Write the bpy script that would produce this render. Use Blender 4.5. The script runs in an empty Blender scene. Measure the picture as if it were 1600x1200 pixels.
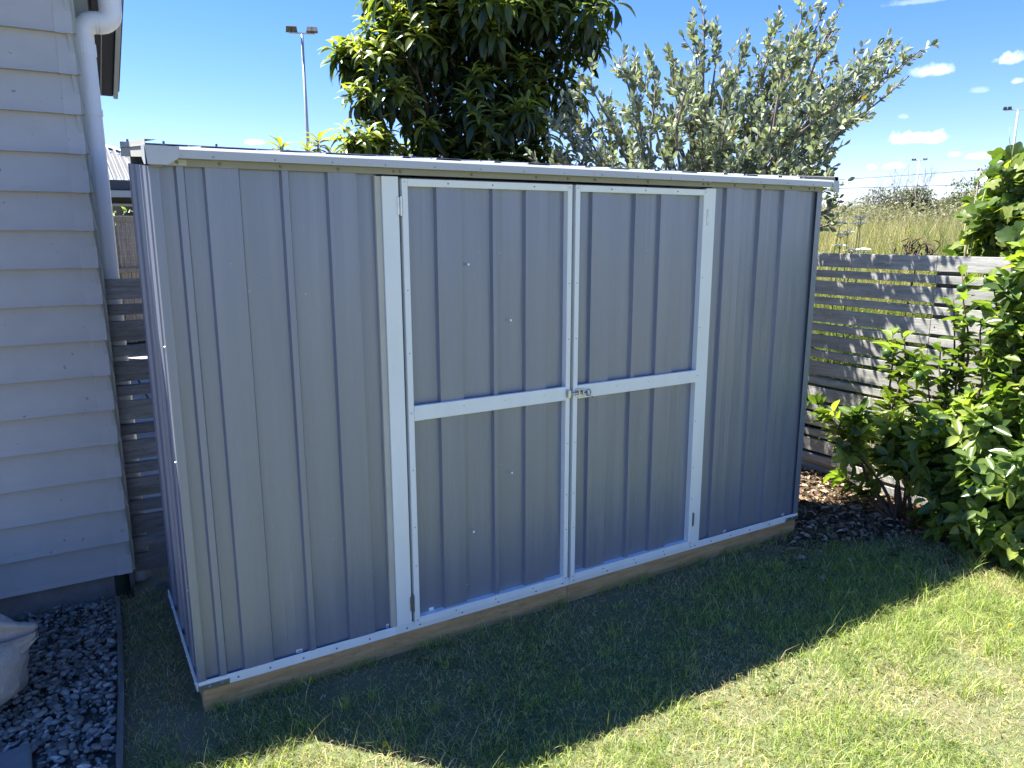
import bpy, bmesh, math, random
import numpy as np
from mathutils import Vector, Matrix, Euler

random.seed(7)
rng = np.random.default_rng(11)
SC = bpy.context.scene
COL = SC.collection
R = math.radians

# ------------------------------------------------------------------ camera
CAM = np.array([-0.2673, -2.5556, 1.6337])
YAW, PITCH, ROLL = 0.5360, 0.1998, -0.0025
FOC = 1166.6


def cam_axes():
    cy, sy = math.cos(YAW), math.sin(YAW)
    f = np.array([sy * math.cos(PITCH), cy * math.cos(PITCH), -math.sin(PITCH)])
    r = np.array([cy, -sy, 0.0])
    u = np.cross(r, f)
    r2 = math.cos(ROLL) * r + math.sin(ROLL) * u
    u2 = -math.sin(ROLL) * r + math.cos(ROLL) * u
    return r2, u2, f


CR, CU, CF = cam_axes()
cd = bpy.data.cameras.new('camera')
cam = bpy.data.objects.new('camera', cd)
COL.objects.link(cam)
mw = Matrix.Identity(4)
for i in range(3):
    mw[i][0], mw[i][1], mw[i][2], mw[i][3] = CR[i], CU[i], -CF[i], CAM[i]
cam.matrix_world = mw
cd.sensor_width = 36
cd.lens = 36 * FOC / 1600
cd.clip_start = 0.05
cd.clip_end = 3000
SC.camera = cam

# ------------------------------------------------------------------ light
SUN_DIR = Vector((-0.365, 0.412, 1.0)).normalized()      # towards the sun
SUN_EL = math.asin(SUN_DIR.z)
SUN_AZ = math.atan2(SUN_DIR.x, SUN_DIR.y)               # from +Y towards +X
SC.view_settings.view_transform = 'Standard'
SC.view_settings.look = 'None'
SC.view_settings.exposure = 2.06
SC.view_settings.gamma = 1
SC.view_settings.use_curve_mapping = False

sd = bpy.data.lights.new('sun', 'SUN')
sd.energy = 4.8
sd.angle = R(0.53)
sd.color = (1.0, 0.955, 0.88)
so = bpy.data.objects.new('sun', sd)
COL.objects.link(so)
so.rotation_euler = (-SUN_DIR).to_track_quat('-Z', 'Y').to_euler()

W = bpy.data.worlds.new('World')
SC.world = W
W.use_nodes = True
nt = W.node_tree
nt.nodes.clear()
N = nt.nodes.new
Lk = nt.links.new


def mth(nt, op, a, b=None, c=None, clamp=False):
    n = nt.nodes.new('ShaderNodeMath')
    n.operation = op
    n.use_clamp = clamp
    for i, v in enumerate((a, b, c)):
        if v is None:
            continue
        if isinstance(v, (int, float)):
            n.inputs[i].default_value = v
        else:
            nt.links.new(v, n.inputs[i])
    return n.outputs[0]


sky = N('ShaderNodeTexSky')
sky.sky_type = 'NISHITA'
sky.sun_disc = False
sky.sun_elevation = SUN_EL
sky.sun_rotation = SUN_AZ
sky.air_density = 1.0
sky.dust_density = 0.0
sky.ozone_density = 3.5
hs = N('ShaderNodeHueSaturation')
hs.inputs['Saturation'].default_value = 1.24
hs.inputs['Value'].default_value = 1.0
wb = N('ShaderNodeMix')
wb.data_type = 'RGBA'
wb.blend_type = 'MULTIPLY'
wb.inputs['Factor'].default_value = 1.0
wb.inputs['B'].default_value = (0.84, 0.775, 0.96, 1)      # the phone's colour rendering of a blue sky
Lk(sky.outputs[0], wb.inputs['A'])
Lk(wb.outputs['Result'], hs.inputs['Color'])
tc = N('ShaderNodeTexCoord')
nz = N('ShaderNodeTexNoise')
nz.inputs['Scale'].default_value = 75
nz.inputs['Detail'].default_value = 6
nz.inputs['Roughness'].default_value = 0.62
Lk(tc.outputs['Generated'], nz.inputs['Vector'])
nz2 = N('ShaderNodeTexNoise')
nz2.inputs['Scale'].default_value = 30
nz2.inputs['Detail'].default_value = 3
Lk(tc.outputs['Generated'], nz2.inputs['Vector'])
nsig = mth(nt, 'ADD', mth(nt, 'MULTIPLY', mth(nt, 'SUBTRACT', nz.outputs[0], 0.5), 2.0),
           mth(nt, 'MULTIPLY', mth(nt, 'SUBTRACT', nz2.outputs[0], 0.5), 1.8))
# clouds: (azimuth from +Y to +X, elevation, half width, half height, density) in degrees
CLOUDS = [(58.08, 5.84, 1.99, 0.58, 1), (57.1, 4.24, 0.76, 0.34, 0.95), (55.65, 4.21, 0.39, 0.26, 0.9), (55.64, 3.43, 0.47, 0.26, 0.75), (60.35, 4.81, 0.65, 0.33, 0.9), (61.84, 4.58, 0.97, 0.36, 0.95), (62.94, 4.75, 0.72, 0.36, 0.8), (58.6, 9.91, 1.37, 0.52, 0.5), (63.01, 10.19, 1.0, 0.61, 0.85), (63.31, 8.91, 0.39, 0.31, 0.6), (12.4, 6.18, 0.62, 0.27, 0.7), (61.36, 8.55, 0.63, 0.24, 0.2), (57.24, 7.31, 0.33, 0.21, 0.2), (57.3, 14.01, 2.36, 0.32, 0.25),
          (80, 12, 5, 2, .9), (95, 9, 6, 2, .9), (120, 14, 7, 3, .9), (-40, 8, 5, 1.5, .8),
          (160, 10, 8, 3, .9), (-110, 11, 7, 2.5, .9), (200, 16, 7, 3, .8)]
mask = None
for az, el, w, h, dn in CLOUDS:
    a, e = R(az), R(el)
    c = (math.sin(a) * math.cos(e), math.cos(a) * math.cos(e), math.sin(e))
    r = (math.cos(a), -math.sin(a), 0)
    u = (-math.sin(a) * math.sin(e), -math.cos(a) * math.sin(e), math.cos(e))

    def dot(v):
        n = N('ShaderNodeVectorMath')
        n.operation = 'DOT_PRODUCT'
        Lk(tc.outputs['Generated'], n.inputs[0])
        n.inputs[1].default_value = v
        return n.outputs['Value']
    dc = mth(nt, 'MAXIMUM', dot(c), 0.05)
    x = mth(nt, 'DIVIDE', dot(r), dc)
    y = mth(nt, 'DIVIDE', dot(u), dc)
    xs = mth(nt, 'DIVIDE', x, math.tan(R(w)))
    ys = mth(nt, 'DIVIDE', y, math.tan(R(h)))
    # flatter below the middle than above it
    ys = mth(nt, 'MULTIPLY', ys, mth(nt, 'ADD', 1.0, mth(nt, 'MULTIPLY', mth(nt, 'LESS_THAN', ys, 0.0), 0.9)))
    rr = mth(nt, 'SQRT', mth(nt, 'ADD', mth(nt, 'MULTIPLY', xs, xs), mth(nt, 'MULTIPLY', ys, ys)))
    m = mth(nt, 'SUBTRACT', 1.0, rr)
    m = mth(nt, 'ADD', m, mth(nt, 'MULTIPLY', nsig, 0.75))
    m = mth(nt, 'MULTIPLY', m, 1.7, clamp=True)
    m = mth(nt, 'MULTIPLY', m, dn)
    mask = m if mask is None else mth(nt, 'MAXIMUM', mask, m)
mx = N('ShaderNodeMix')
mx.data_type = 'RGBA'
Lk(mask, mx.inputs['Factor'])
Lk(hs.outputs[0], mx.inputs['A'])
mx.inputs['B'].default_value = (6.4, 6.7, 7.1, 1)
bg = N('ShaderNodeBackground')
SKY_STRENGTH = 0.066
bg.inputs['Strength'].default_value = SKY_STRENGTH
Lk(mx.outputs['Result'], bg.inputs['Color'])
wo = N('ShaderNodeOutputWorld')
Lk(bg.outputs[0], wo.inputs['Surface'])

# ------------------------------------------------------------------ materials
def newmat(name):
    m = bpy.data.materials.new(name)
    m.use_nodes = True
    t = m.node_tree
    b = t.nodes['Principled BSDF']
    return m, t, b


def ramp(t, fac, stops):
    n = t.nodes.new('ShaderNodeValToRGB')
    el = n.color_ramp.elements
    while len(el) < len(stops):
        el.new(0.5)
    for e, (p, c) in zip(el, stops):
        e.position = p
        e.color = (*c, 1)
    t.links.new(fac, n.inputs[0])
    return n.outputs[0]


def noise(t, scale=5, detail=4, rough=0.55, stretch=(1, 1, 1), coord='Object', off=None):
    tcn = t.nodes.new('ShaderNodeTexCoord')
    mp = t.nodes.new('ShaderNodeMapping')
    mp.inputs['Scale'].default_value = stretch
    if off is not None:
        t.links.new(off, mp.inputs['Location'])
    t.links.new(tcn.outputs[coord], mp.inputs[0])
    n = t.nodes.new('ShaderNodeTexNoise')
    n.inputs['Scale'].default_value = scale
    n.inputs['Detail'].default_value = detail
    n.inputs['Roughness'].default_value = rough
    t.links.new(mp.outputs[0], n.inputs['Vector'])
    return n.outputs[0]


def mixc(t, f, a, b, mode='MIX'):
    n = t.nodes.new('ShaderNodeMix')
    n.data_type = 'RGBA'
    n.blend_type = mode
    for s, v in (('Factor', f), ('A', a), ('B', b)):
        if isinstance(v, (int, float)):
            n.inputs[s].default_value = v
        elif isinstance(v, tuple):
            n.inputs[s].default_value = (*v, 1)
        else:
            t.links.new(v, n.inputs[s])
    return n.outputs['Result']


def bump(t, b, h, strength=0.3, dist=0.01):
    n = t.nodes.new('ShaderNodeBump')
    n.inputs['Strength'].default_value = strength
    n.inputs['Distance'].default_value = dist
    t.links.new(h, n.inputs['Height'])
    t.links.new(n.outputs[0], b.inputs['Normal'])


def objrand(t):
    return t.nodes.new('ShaderNodeObjectInfo').outputs['Random']


def geo_rand(t):
    return t.nodes.new('ShaderNodeNewGeometry').outputs['Random Per Island']


def painted(name, col, rough=0.4, var=0.08, scale=3, stretch=(1, 1, 1), metallic=0.0, bmp=0.0, spec=0.5):
    m, t, b = newmat(name)
    n1 = noise(t, scale, 4, 0.6, stretch, 'Object')
    c2 = tuple(x * (1 - var * 2) for x in col)
    c3 = tuple(min(1, x * (1 + var)) for x in col)
    t.links.new(ramp(t, n1, [(0.3, c2), (0.7, c3)]), b.inputs['Base Color'])
    n2 = noise(t, scale * 3, 3, 0.6, stretch)
    rr = t.nodes.new('ShaderNodeMapRange')
    t.links.new(n2, rr.inputs[0])
    rr.inputs[3].default_value = rough * 0.8
    rr.inputs[4].default_value = min(1, rough * 1.25)
    t.links.new(rr.outputs[0], b.inputs['Roughness'])
    b.inputs['Metallic'].default_value = metallic
    b.inputs['Specular IOR Level'].default_value = spec
    if bmp:
        bump(t, b, n2, bmp, 0.002)
    return m


M = {}
# shed steel: vertical streaks imitate sheet reflections in the colour, plus slow waviness
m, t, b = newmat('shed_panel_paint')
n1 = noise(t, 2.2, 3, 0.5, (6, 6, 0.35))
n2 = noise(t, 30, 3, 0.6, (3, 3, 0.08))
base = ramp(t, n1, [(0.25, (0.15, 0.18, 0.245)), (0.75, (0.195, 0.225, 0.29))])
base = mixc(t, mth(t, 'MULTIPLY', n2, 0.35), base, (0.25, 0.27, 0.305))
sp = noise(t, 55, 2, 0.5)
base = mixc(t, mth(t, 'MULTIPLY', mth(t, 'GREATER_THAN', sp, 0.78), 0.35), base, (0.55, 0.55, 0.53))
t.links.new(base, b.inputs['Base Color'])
# dust and splash low down, faint run marks
pz_ = t.nodes.new('ShaderNodeSeparateXYZ')
t.links.new(t.nodes.new('ShaderNodeNewGeometry').outputs['Position'], pz_.inputs[0])
low = mth(t, 'MULTIPLY', mth(t, 'SUBTRACT', 0.42, pz_.outputs[2]), 2.2, clamp=True)
spl = mth(t, 'MULTIPLY', low, mth(t, 'MULTIPLY', mth(t, 'SUBTRACT', noise(t, 38, 5, 0.7), 0.50), 5.0, clamp=True))
base2 = mixc(t, mth(t, 'MULTIPLY', spl, 0.35), base, (0.30, 0.27, 0.21))
t.links.new(base2, b.inputs['Base Color'])
rr_ = t.nodes.new('ShaderNodeMapRange')
t.links.new(noise(t, 9, 4, 0.6, (7, 7, 0.12)), rr_.inputs[0])
rr_.inputs[3].default_value = 0.22
rr_.inputs[4].default_value = 0.50
t.links.new(rr_.outputs[0], b.inputs['Roughness'])
b.inputs['Specular IOR Level'].default_value = 0.85
b.inputs['Metallic'].default_value = 0.22
bump(t, b, mth(t, 'ADD', noise(t, 3.0, 3, 0.5, (5, 5, 0.5)), mth(t, 'MULTIPLY', noise(t, 12, 3, 0.5, (9, 9, 0.10)), 0.25)), 0.6, 0.008)
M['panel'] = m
M['trim'] = painted('pale_trim_paint', (0.76, 0.80, 0.785), 0.38, 0.05, 4, (1, 1, 0.3), spec=0.6)
M['trim_dull'] = painted('flashing_paint', (0.44, 0.445, 0.395), 0.45, 0.05, 4)
M['fascia'] = painted('fascia_paint', (0.43, 0.455, 0.475), 0.35, 0.05, 3, (0.4, 1, 1), spec=0.6)
M['head'] = painted('head_flashing_paint', (0.26, 0.26, 0.225), 0.5, 0.05, 4)
M['zinc'] = painted('zinc_plated_steel', (0.55, 0.57, 0.58), 0.28, 0.1, 20, metallic=0.9)
M['screw'] = painted('screw_steel', (0.50, 0.51, 0.52), 0.3, 0.05, 20, metallic=0.8)
M['darkscrew'] = painted('weathered_screw', (0.16, 0.17, 0.17), 0.4, 0.05, 20, metallic=0.5)
M['white'] = painted('white_plastic', (0.80, 0.81, 0.80), 0.4, 0.03, 20)
M['ink'] = painted('print_ink', (0.08, 0.09, 0.12), 0.6, 0.03, 20)
M['black'] = painted('dark_gap', (0.012, 0.013, 0.015), 0.8, 0.03, 20)
M['inner'] = painted('shed_inner', (0.08, 0.085, 0.09), 0.6, 0.03, 3)
M['board'] = painted('weatherboard_paint', (0.425, 0.42, 0.39), 0.55, 0.05, 2.2, (1, 1, 2), bmp=0.05)
t_ = M['board'].node_tree
b_ = t_.nodes['Principled BSDF']
src_ = b_.inputs['Base Color'].links[0].from_socket
gp_ = t_.nodes.new('ShaderNodeNewGeometry').outputs['Position']
nn_ = t_.nodes.new('ShaderNodeTexNoise')
nn_.inputs['Scale'].default_value = 42
nn_.inputs['Detail'].default_value = 2
t_.links.new(gp_, nn_.inputs['Vector'])
ng_ = t_.nodes.new('ShaderNodeTexNoise')
ng_.inputs['Scale'].default_value = 4.5
ng_.inputs['Detail'].default_value = 7
ng_.inputs['Roughness'].default_value = 0.7
t_.links.new(gp_, ng_.inputs['Vector'])
cc_ = mixc(t_, mth(t_, 'MULTIPLY', mth(t_, 'MULTIPLY', mth(t_, 'SUBTRACT', ng_.outputs[0], 0.45), 3.0, clamp=True), 0.30), src_, (0.29, 0.285, 0.25))
cc_ = mixc(t_, mth(t_, 'MULTIPLY', mth(t_, 'GREATER_THAN', nn_.outputs[0], 0.735), 0.55), cc_, (0.10, 0.10, 0.10))
t_.links.new(cc_, b_.inputs['Base Color'])
M['side_trim'] = painted('cream_trim_paint', (0.36, 0.375, 0.33), 0.5, 0.05, 3)
M['pipe'] = painted('downpipe_paint', (0.74, 0.75, 0.74), 0.35, 0.03, 3, spec=0.5)
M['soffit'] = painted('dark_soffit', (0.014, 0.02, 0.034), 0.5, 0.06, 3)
M['gutter'] = painted('gutter_paint', (0.40, 0.44, 0.46), 0.4, 0.04, 3)
M['gutter_dark'] = painted('gutter_lip', (0.045, 0.06, 0.09), 0.35, 0.04, 3)

m, t, b = newmat('concrete')
n1 = noise(t, 7, 6, 0.65)
t.links.new(ramp(t, n1, [(0.3, (0.13, 0.135, 0.13)), (0.55, (0.19, 0.19, 0.18)), (0.8, (0.25, 0.25, 0.24))]), b.inputs['Base Color'])
b.inputs['Roughness'].default_value = 0.9
bump(t, b, noise(t, 60, 4, 0.7), 0.4, 0.004)
M['concrete'] = m


def wood(name, c1, c2, c3, knots=0.0, moss=0.0, stretch=(1, 8, 8), rough=0.85, tint=0.25):
    m, t, b = newmat(name)
    rnd = objrand(t)
    comb = t.nodes.new('ShaderNodeCombineXYZ')
    for i in range(3):
        t.links.new(mth(t, 'MULTIPLY', rnd, 37.0 + 11 * i), comb.inputs[i])
    g = noise(t, 6, 6, 0.65, stretch, 'Object', comb.outputs[0])
    g2 = noise(t, 26, 4, 0.7, stretch, 'Object', comb.outputs[0])
    c = ramp(t, g, [(0.28, c1), (0.5, c2), (0.75, c3)])
    c = mixc(t, mth(t, 'MULTIPLY', mth(t, 'GREATER_THAN', g2, 0.60), 0.45), c, tuple(x * 0.45 for x in c1))
    if moss:
        f = noise(t, 9, 5, 0.75, (1, 1, 1), 'Object', comb.outputs[0])
        mm = mth(t, 'MULTIPLY', mth(t, 'SUBTRACT', f, 0.5, None, False), 6 * moss, clamp=True)
        c = mixc(t, mm, c, (0.20, 0.215, 0.12))
    if knots:
        v = t.nodes.new('ShaderNodeTexVoronoi')
        v.inputs['Scale'].default_value = 2.4
        tcn = t.nodes.new('ShaderNodeTexCoord')
        mp = t.nodes.new('ShaderNodeMapping')
        mp.inputs['Scale'].default_value = (0.8, 2, 2)
        t.links.new(comb.outputs[0], mp.inputs['Location'])
        t.links.new(tcn.outputs['Object'], mp.inputs[0])
        t.links.new(mp.outputs[0], v.inputs['Vector'])
        k = mth(t, 'MULTIPLY', mth(t, 'SUBTRACT', 0.085, v.outputs['Distance']), 14 * knots, clamp=True)
        c = mixc(t, k, c, (0.035, 0.018, 0.008))
    hv = t.nodes.new('ShaderNodeHueSaturation')
    t.links.new(mth(t, 'ADD', 1 - tint, mth(t, 'MULTIPLY', rnd, 2 * tint)), hv.inputs['Value'])
    t.links.new(c, hv.inputs['Color'])
    t.links.new(hv.outputs[0], b.inputs['Base Color'])
    b.inputs['Roughness'].default_value = rough
    b.inputs['Specular IOR Level'].default_value = 0.25
    bump(t, b, g2, 0.55, 0.003)
    return m


M['pine'] = wood('treated_pine', (0.34, 0.20, 0.085), (0.45, 0.285, 0.13), (0.55, 0.375, 0.195), knots=1, tint=0.05)
M['weathered'] = wood('weathered_slat', (0.215, 0.212, 0.20), (0.34, 0.335, 0.318), (0.45, 0.445, 0.42), moss=0.3, tint=0.14, stretch=(9, 0.8, 9))
M['weathered_dark'] = wood('weathered_dark_slat', (0.12, 0.12, 0.115), (0.21, 0.205, 0.195), (0.31, 0.305, 0.285), moss=0.35, tint=0.22)
M['paling'] = wood('grey_paling', (0.20, 0.18, 0.15), (0.31, 0.285, 0.24), (0.40, 0.375, 0.33), moss=0.2, tint=0.15, stretch=(8, 8, 1))
M['edging'] = wood('edging_timber', (0.10, 0.09, 0.075), (0.17, 0.155, 0.13), (0.24, 0.22, 0.19), tint=0.05, stretch=(8, 1, 8))
M['bark'] = wood('grey_bark', (0.10, 0.085, 0.07), (0.18, 0.155, 0.13), (0.28, 0.25, 0.215), tint=0.05, stretch=(3, 3, 1))
M['bark_dark'] = wood('dark_bark', (0.05, 0.035, 0.025), (0.09, 0.065, 0.045), (0.15, 0.11, 0.08), tint=0.05, stretch=(3, 3, 1))
M['stalk'] = wood('green_stalk', (0.20, 0.24, 0.10), (0.28, 0.32, 0.14), (0.38, 0.38, 0.22), tint=0.05)


def leafmat(name, trans=0.35, rough=0.35, spec=0.5, nscale=20, transcol=(1.0, 1.15, 0.45), back=1.0):
    m, t, b = newmat(name)
    at = t.nodes.new('ShaderNodeAttribute')
    at.attribute_name = 'tint'
    n1 = noise(t, nscale, 3, 0.6)
    c = mixc(t, 1.0, at.outputs['Color'], ramp(t, n1, [(0.3, (0.78, 0.78, 0.78)), (0.7, (1.2, 1.2, 1.2))]), 'MULTIPLY')
    if back != 1.0:
        geo = t.nodes.new('ShaderNodeNewGeometry')
        pale = mixc(t, 1.0, c, (back, back, back), 'MULTIPLY')
        c = mixc(t, geo.outputs['Backfacing'], c, pale)
    t.links.new(c, b.inputs['Base Color'])
    b.inputs['Roughness'].default_value = rough
    b.inputs['Specular IOR Level'].default_value = spec
    tr = t.nodes.new('ShaderNodeBsdfTranslucent')
    t.links.new(mixc(t, 1.0, c, transcol, 'MULTIPLY'), tr.inputs['Color'])
    ms = t.nodes.new('ShaderNodeMixShader')
    ms.inputs[0].default_value = trans
    t.links.new(b.outputs[0], ms.inputs[1])
    t.links.new(tr.outputs[0], ms.inputs[2])
    t.links.new(ms.outputs[0], t.nodes['Material Output'].inputs['Surface'])
    return m


M['leaf'] = leafmat('glossy_leaf', 0.44, 0.30, 0.5, transcol=(1.6, 1.7, 0.5))
M['leaf_matt'] = leafmat('matt_grey_leaf', 0.22, 0.55, 0.3, transcol=(1.2, 1.3, 0.7), back=1.5)
M['grass'] = leafmat('grass_blade', 0.45, 0.5, 0.25, transcol=(1.6, 1.6, 0.6))
M['dry'] = leafmat('dry_litter', 0.08, 0.8, 0.15, transcol=(1.2, 1.1, 0.8))
M['stone'] = leafmat('dark_pebble', 0.0, 0.62, 0.4, nscale=60)
M['petal'] = leafmat('petal', 0.3, 0.6, 0.2, transcol=(1.2, 1.1, 0.5))

m, t, b = newmat('lawn_soil')
n1 = noise(t, 3.0, 5, 0.6)
n2 = noise(t, 60, 5, 0.7)
c = ramp(t, n1, [(0.35, (0.13, 0.17, 0.06)), (0.55, (0.15, 0.165, 0.07)), (0.7, (0.21, 0.18, 0.10))])
pos_ = t.nodes.new('ShaderNodeSeparateXYZ')
t.links.new(t.nodes.new('ShaderNodeNewGeometry').outputs['Position'], pos_.inputs[0])
# thatch worn brown along the base board and in the strip beside the edging
m1 = mth(t, 'MULTIPLY', mth(t, 'SUBTRACT', 0.06, pos_.outputs[0]), 8.0, clamp=True)
m1 = mth(t, 'MULTIPLY', m1, mth(t, 'MULTIPLY', mth(t, 'ADD', pos_.outputs[1], 0.45), 3.0, clamp=True))
m2 = mth(t, 'MULTIPLY', mth(t, 'SUBTRACT', mth(t, 'ADD', pos_.outputs[1], 0.42), mth(t, 'MULTIPLY', n1, 0.45)), 5.0, clamp=True)
wm = mth(t, 'MULTIPLY', mth(t, 'MAXIMUM', m1, m2), mth(t, 'MULTIPLY', mth(t, 'SUBTRACT', noise(t, 7, 4, 0.6), 0.34), 4.0, clamp=True))
c = mixc(t, wm, c, (0.26, 0.20, 0.125))
c = mixc(t, mth(t, 'MULTIPLY', n2, 0.5), c, (0.10, 0.11, 0.055))
t.links.new(c, b.inputs['Base Color'])
b.inputs['Roughness'].default_value = 0.95
bump(t, b, n2, 0.8, 0.02)
M['lawn'] = m

m, t, b = newmat('mulch_soil')
n1 = noise(t, 25, 6, 0.7)
t.links.new(ramp(t, n1, [(0.35, (0.03, 0.022, 0.016)), (0.55, (0.07, 0.05, 0.035)), (0.75, (0.14, 0.10, 0.07))]), b.inputs['Base Color'])
b.inputs['Roughness'].default_value = 0.95
bump(t, b, n1, 0.8, 0.02)
M['mulch'] = m

m, t, b = newmat('gravel_bed')
n1 = noise(t, 60, 5, 0.7)
t.links.new(ramp(t, n1, [(0.35, (0.05, 0.045, 0.038)), (0.7, (0.12, 0.11, 0.095))]), b.inputs['Base Color'])
b.inputs['Roughness'].default_value = 0.95
M['gravelbed'] = m

m, t, b = newmat('field_soil')
n1 = noise(t, 1.2, 6, 0.7)
t.links.new(ramp(t, n1, [(0.35, (0.10, 0.12, 0.04)), (0.55, (0.16, 0.155, 0.07)), (0.75, (0.22, 0.19, 0.10))]), b.inputs['Base Color'])
b.inputs['Roughness'].default_value = 1
M['field'] = m

m, t, b = newmat('patio_tile')
rnd = objrand(t)
n1 = noise(t, 40, 5, 0.7)
c = ramp(t, n1, [(0.3, (0.30, 0.27, 0.23)), (0.7, (0.42, 0.38, 0.33))])
hv = t.nodes.new('ShaderNodeHueSaturation')
t.links.new(mth(t, 'ADD', 0.85, mth(t, 'MULTIPLY', rnd, 0.3)), hv.inputs['Value'])
t.links.new(c, hv.inputs['Color'])
t.links.new(hv.outputs[0], b.inputs['Base Color'])
b.inputs['Roughness'].default_value = 0.85
M['tile'] = m

m, t, b = newmat('woven_sack')
tcn = t.nodes.new('ShaderNodeTexCoord')
wv = t.nodes.new('ShaderNodeTexWave')
wv.inputs['Scale'].default_value = 130
wv.inputs['Distortion'].default_value = 0.6
t.links.new(tcn.outputs['Object'], wv.inputs[0])
wv2 = t.nodes.new('ShaderNodeTexWave')
wv2.bands_direction = 'Z'
wv2.inputs['Scale'].default_value = 130
t.links.new(tcn.outputs['Object'], wv2.inputs[0])
n1 = noise(t, 9, 5, 0.65)
c = ramp(t, n1, [(0.3, (0.48, 0.45, 0.40)), (0.6, (0.68, 0.65, 0.58)), (0.8, (0.76, 0.74, 0.68))])
at = t.nodes.new('ShaderNodeAttribute')
at.attribute_name = 'tint'
c = mixc(t, 1.0, c, at.outputs['Color'], 'MULTIPLY')
t.links.new(c, b.inputs['Base Color'])
b.inputs['Roughness'].default_value = 0.6
n3 = noise(t, 14, 5, 0.7, (1, 1, 0.6))
bump(t, b, mth(t, 'ADD', mth(t, 'MULTIPLY', mth(t, 'ADD', wv.outputs[1], wv2.outputs[1]), 0.15), mth(t, 'MULTIPLY', n3, 3.0)), 0.9, 0.012)
M['sack'] = m
M['roofgrey'] = painted('corrugated_roof', (0.19, 0.195, 0.20), 0.5, 0.05, 2)
M['darkwall'] = painted('neighbour_wall', (0.05, 0.055, 0.07), 0.6, 0.1, 2)
M['glass'] = painted('dark_window', (0.01, 0.015, 0.03), 0.08, 0.05, 2)
M['galv'] = painted('galvanised_pole', (0.36, 0.38, 0.40), 0.45, 0.05, 2, metallic=0.3)
M['lamp'] = painted('floodlight_body', (0.05, 0.05, 0.055), 0.4, 0.05, 2)
M['wire'] = painted('dark_wire', (0.05, 0.05, 0.05), 0.5, 0.05, 2)
M['fruit'] = leafmat('green_fruit', 0.0, 0.3, 0.6, nscale=90)

# ------------------------------------------------------------------ helpers
WORLD = {}          # object name -> world position of its origin


def tag(o, label=None, cat=None, group=None, kind=None):
    if label:
        o['label'] = label
    if cat:
        o['category'] = cat
    if group:
        o['group'] = group
    if kind:
        o['kind'] = kind
    return o


def empty(name, loc, label=None, cat=None, group=None, kind=None):
    o = bpy.data.objects.new(name, None)
    o.empty_display_size = 0.1
    o.location = loc
    COL.objects.link(o)
    WORLD[o.name] = Vector(loc)
    return tag(o, label, cat, group, kind)


class MB:
    def __init__(s):
        s.v, s.f = [], []

    def add(s, vs, fs):
        k = len(s.v)
        s.v += [tuple(v) for v in vs]
        s.f += [tuple(i + k for i in f) for f in fs]

    def box(s, x0, x1, y0, y1, z0, z1):
        s.add([(x0, y0, z0), (x1, y0, z0), (x1, y1, z0), (x0, y1, z0), (x0, y0, z1), (x1, y0, z1), (x1, y1, z1), (x0, y1, z1)],
              [(0, 3, 2, 1), (4, 5, 6, 7), (0, 1, 5, 4), (1, 2, 6, 5), (2, 3, 7, 6), (3, 0, 4, 7)])
        return s

    def prism(s, poly, axis, a, b):
        """poly: 2D points in the two other axes (in xyz order), extruded along axis from a to b"""
        n = len(poly)

        def P(p, c):
            q = list(p)
            q.insert(axis, c)
            return q
        s.add([P(p, a) for p in poly] + [P(p, b) for p in poly],
              [tuple(range(n - 1, -1, -1)), tuple(range(n, 2 * n))] + [(i, (i + 1) % n, n + (i + 1) % n, n + i) for i in range(n)])
        return s

    def tube(s, pts, rad, sides=6, cap=True):
        pts = [Vector(p) for p in pts]
        if isinstance(rad, (int, float)):
            rad = [rad] * len(pts)
        k = len(s.v)
        up = Vector((0.13, 0.27, 0.95))
        prev = None
        for i, p in enumerate(pts):
            d = (pts[min(i + 1, len(pts) - 1)] - pts[max(i - 1, 0)]).normalized()
            a = (prev if prev is not None else (up if abs(d.dot(up)) < .9 else Vector((1, 0, 0))))
            a = (a - d * a.dot(d)).normalized()
            prev = a
            bb = d.cross(a)
            for j in range(sides):
                th = 2 * math.pi * j / sides
                q = p + (a * math.cos(th) + bb * math.sin(th)) * rad[i]
                s.v.append(tuple(q))
        for i in range(len(pts) - 1):
            for j in range(sides):
                a0 = k + i * sides + j
                a1 = k + i * sides + (j + 1) % sides
                s.f.append((a0, a1, a1 + sides, a0 + sides))
        if cap:
            s.f.append(tuple(k + j for j in range(sides - 1, -1, -1)))
            e = k + (len(pts) - 1) * sides
            s.f.append(tuple(e + j for j in range(sides)))
        return s

    def build(s, name, mat, parent=None, smooth=False, bevel=0.0, origin=None):
        vs = np.array(s.v, float)
        c = Vector(origin) if origin is not None else Vector((vs.min(0) + vs.max(0)) / 2)
        me = bpy.data.meshes.new(name)
        me.from_pydata([tuple(Vector(v) - c) for v in s.v], [], s.f)
        if bevel:
            bm = bmesh.new()
            bm.from_mesh(me)
            bmesh.ops.bevel(bm, geom=bm.edges[:], offset=bevel, segments=1, affect='EDGES', clamp_overlap=True)
            bm.to_mesh(me)
            bm.free()
        me.materials.append(mat)
        if smooth:
            me.polygons.foreach_set('use_smooth', [True] * len(me.polygons))
        me.update()
        o = bpy.data.objects.new(name, me)
        COL.objects.link(o)
        WORLD[o.name] = c
        if parent is not None:
            o.parent = parent
            o.location = c - WORLD[parent.name]
        else:
            o.location = c
        return o


def place(name, mesh, parent, loc, rot=None, scale=None):
    """another object on shared mesh data"""
    o = bpy.data.objects.new(name, mesh)
    COL.objects.link(o)
    WORLD[o.name] = Vector(loc)
    if parent is not None:
        o.parent = parent
        o.location = Vector(loc) - WORLD[parent.name]
    else:
        o.location = loc
    if rot is not None:
        o.rotation_euler = rot
    if scale is not None:
        o.scale = scale
    return o


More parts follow.
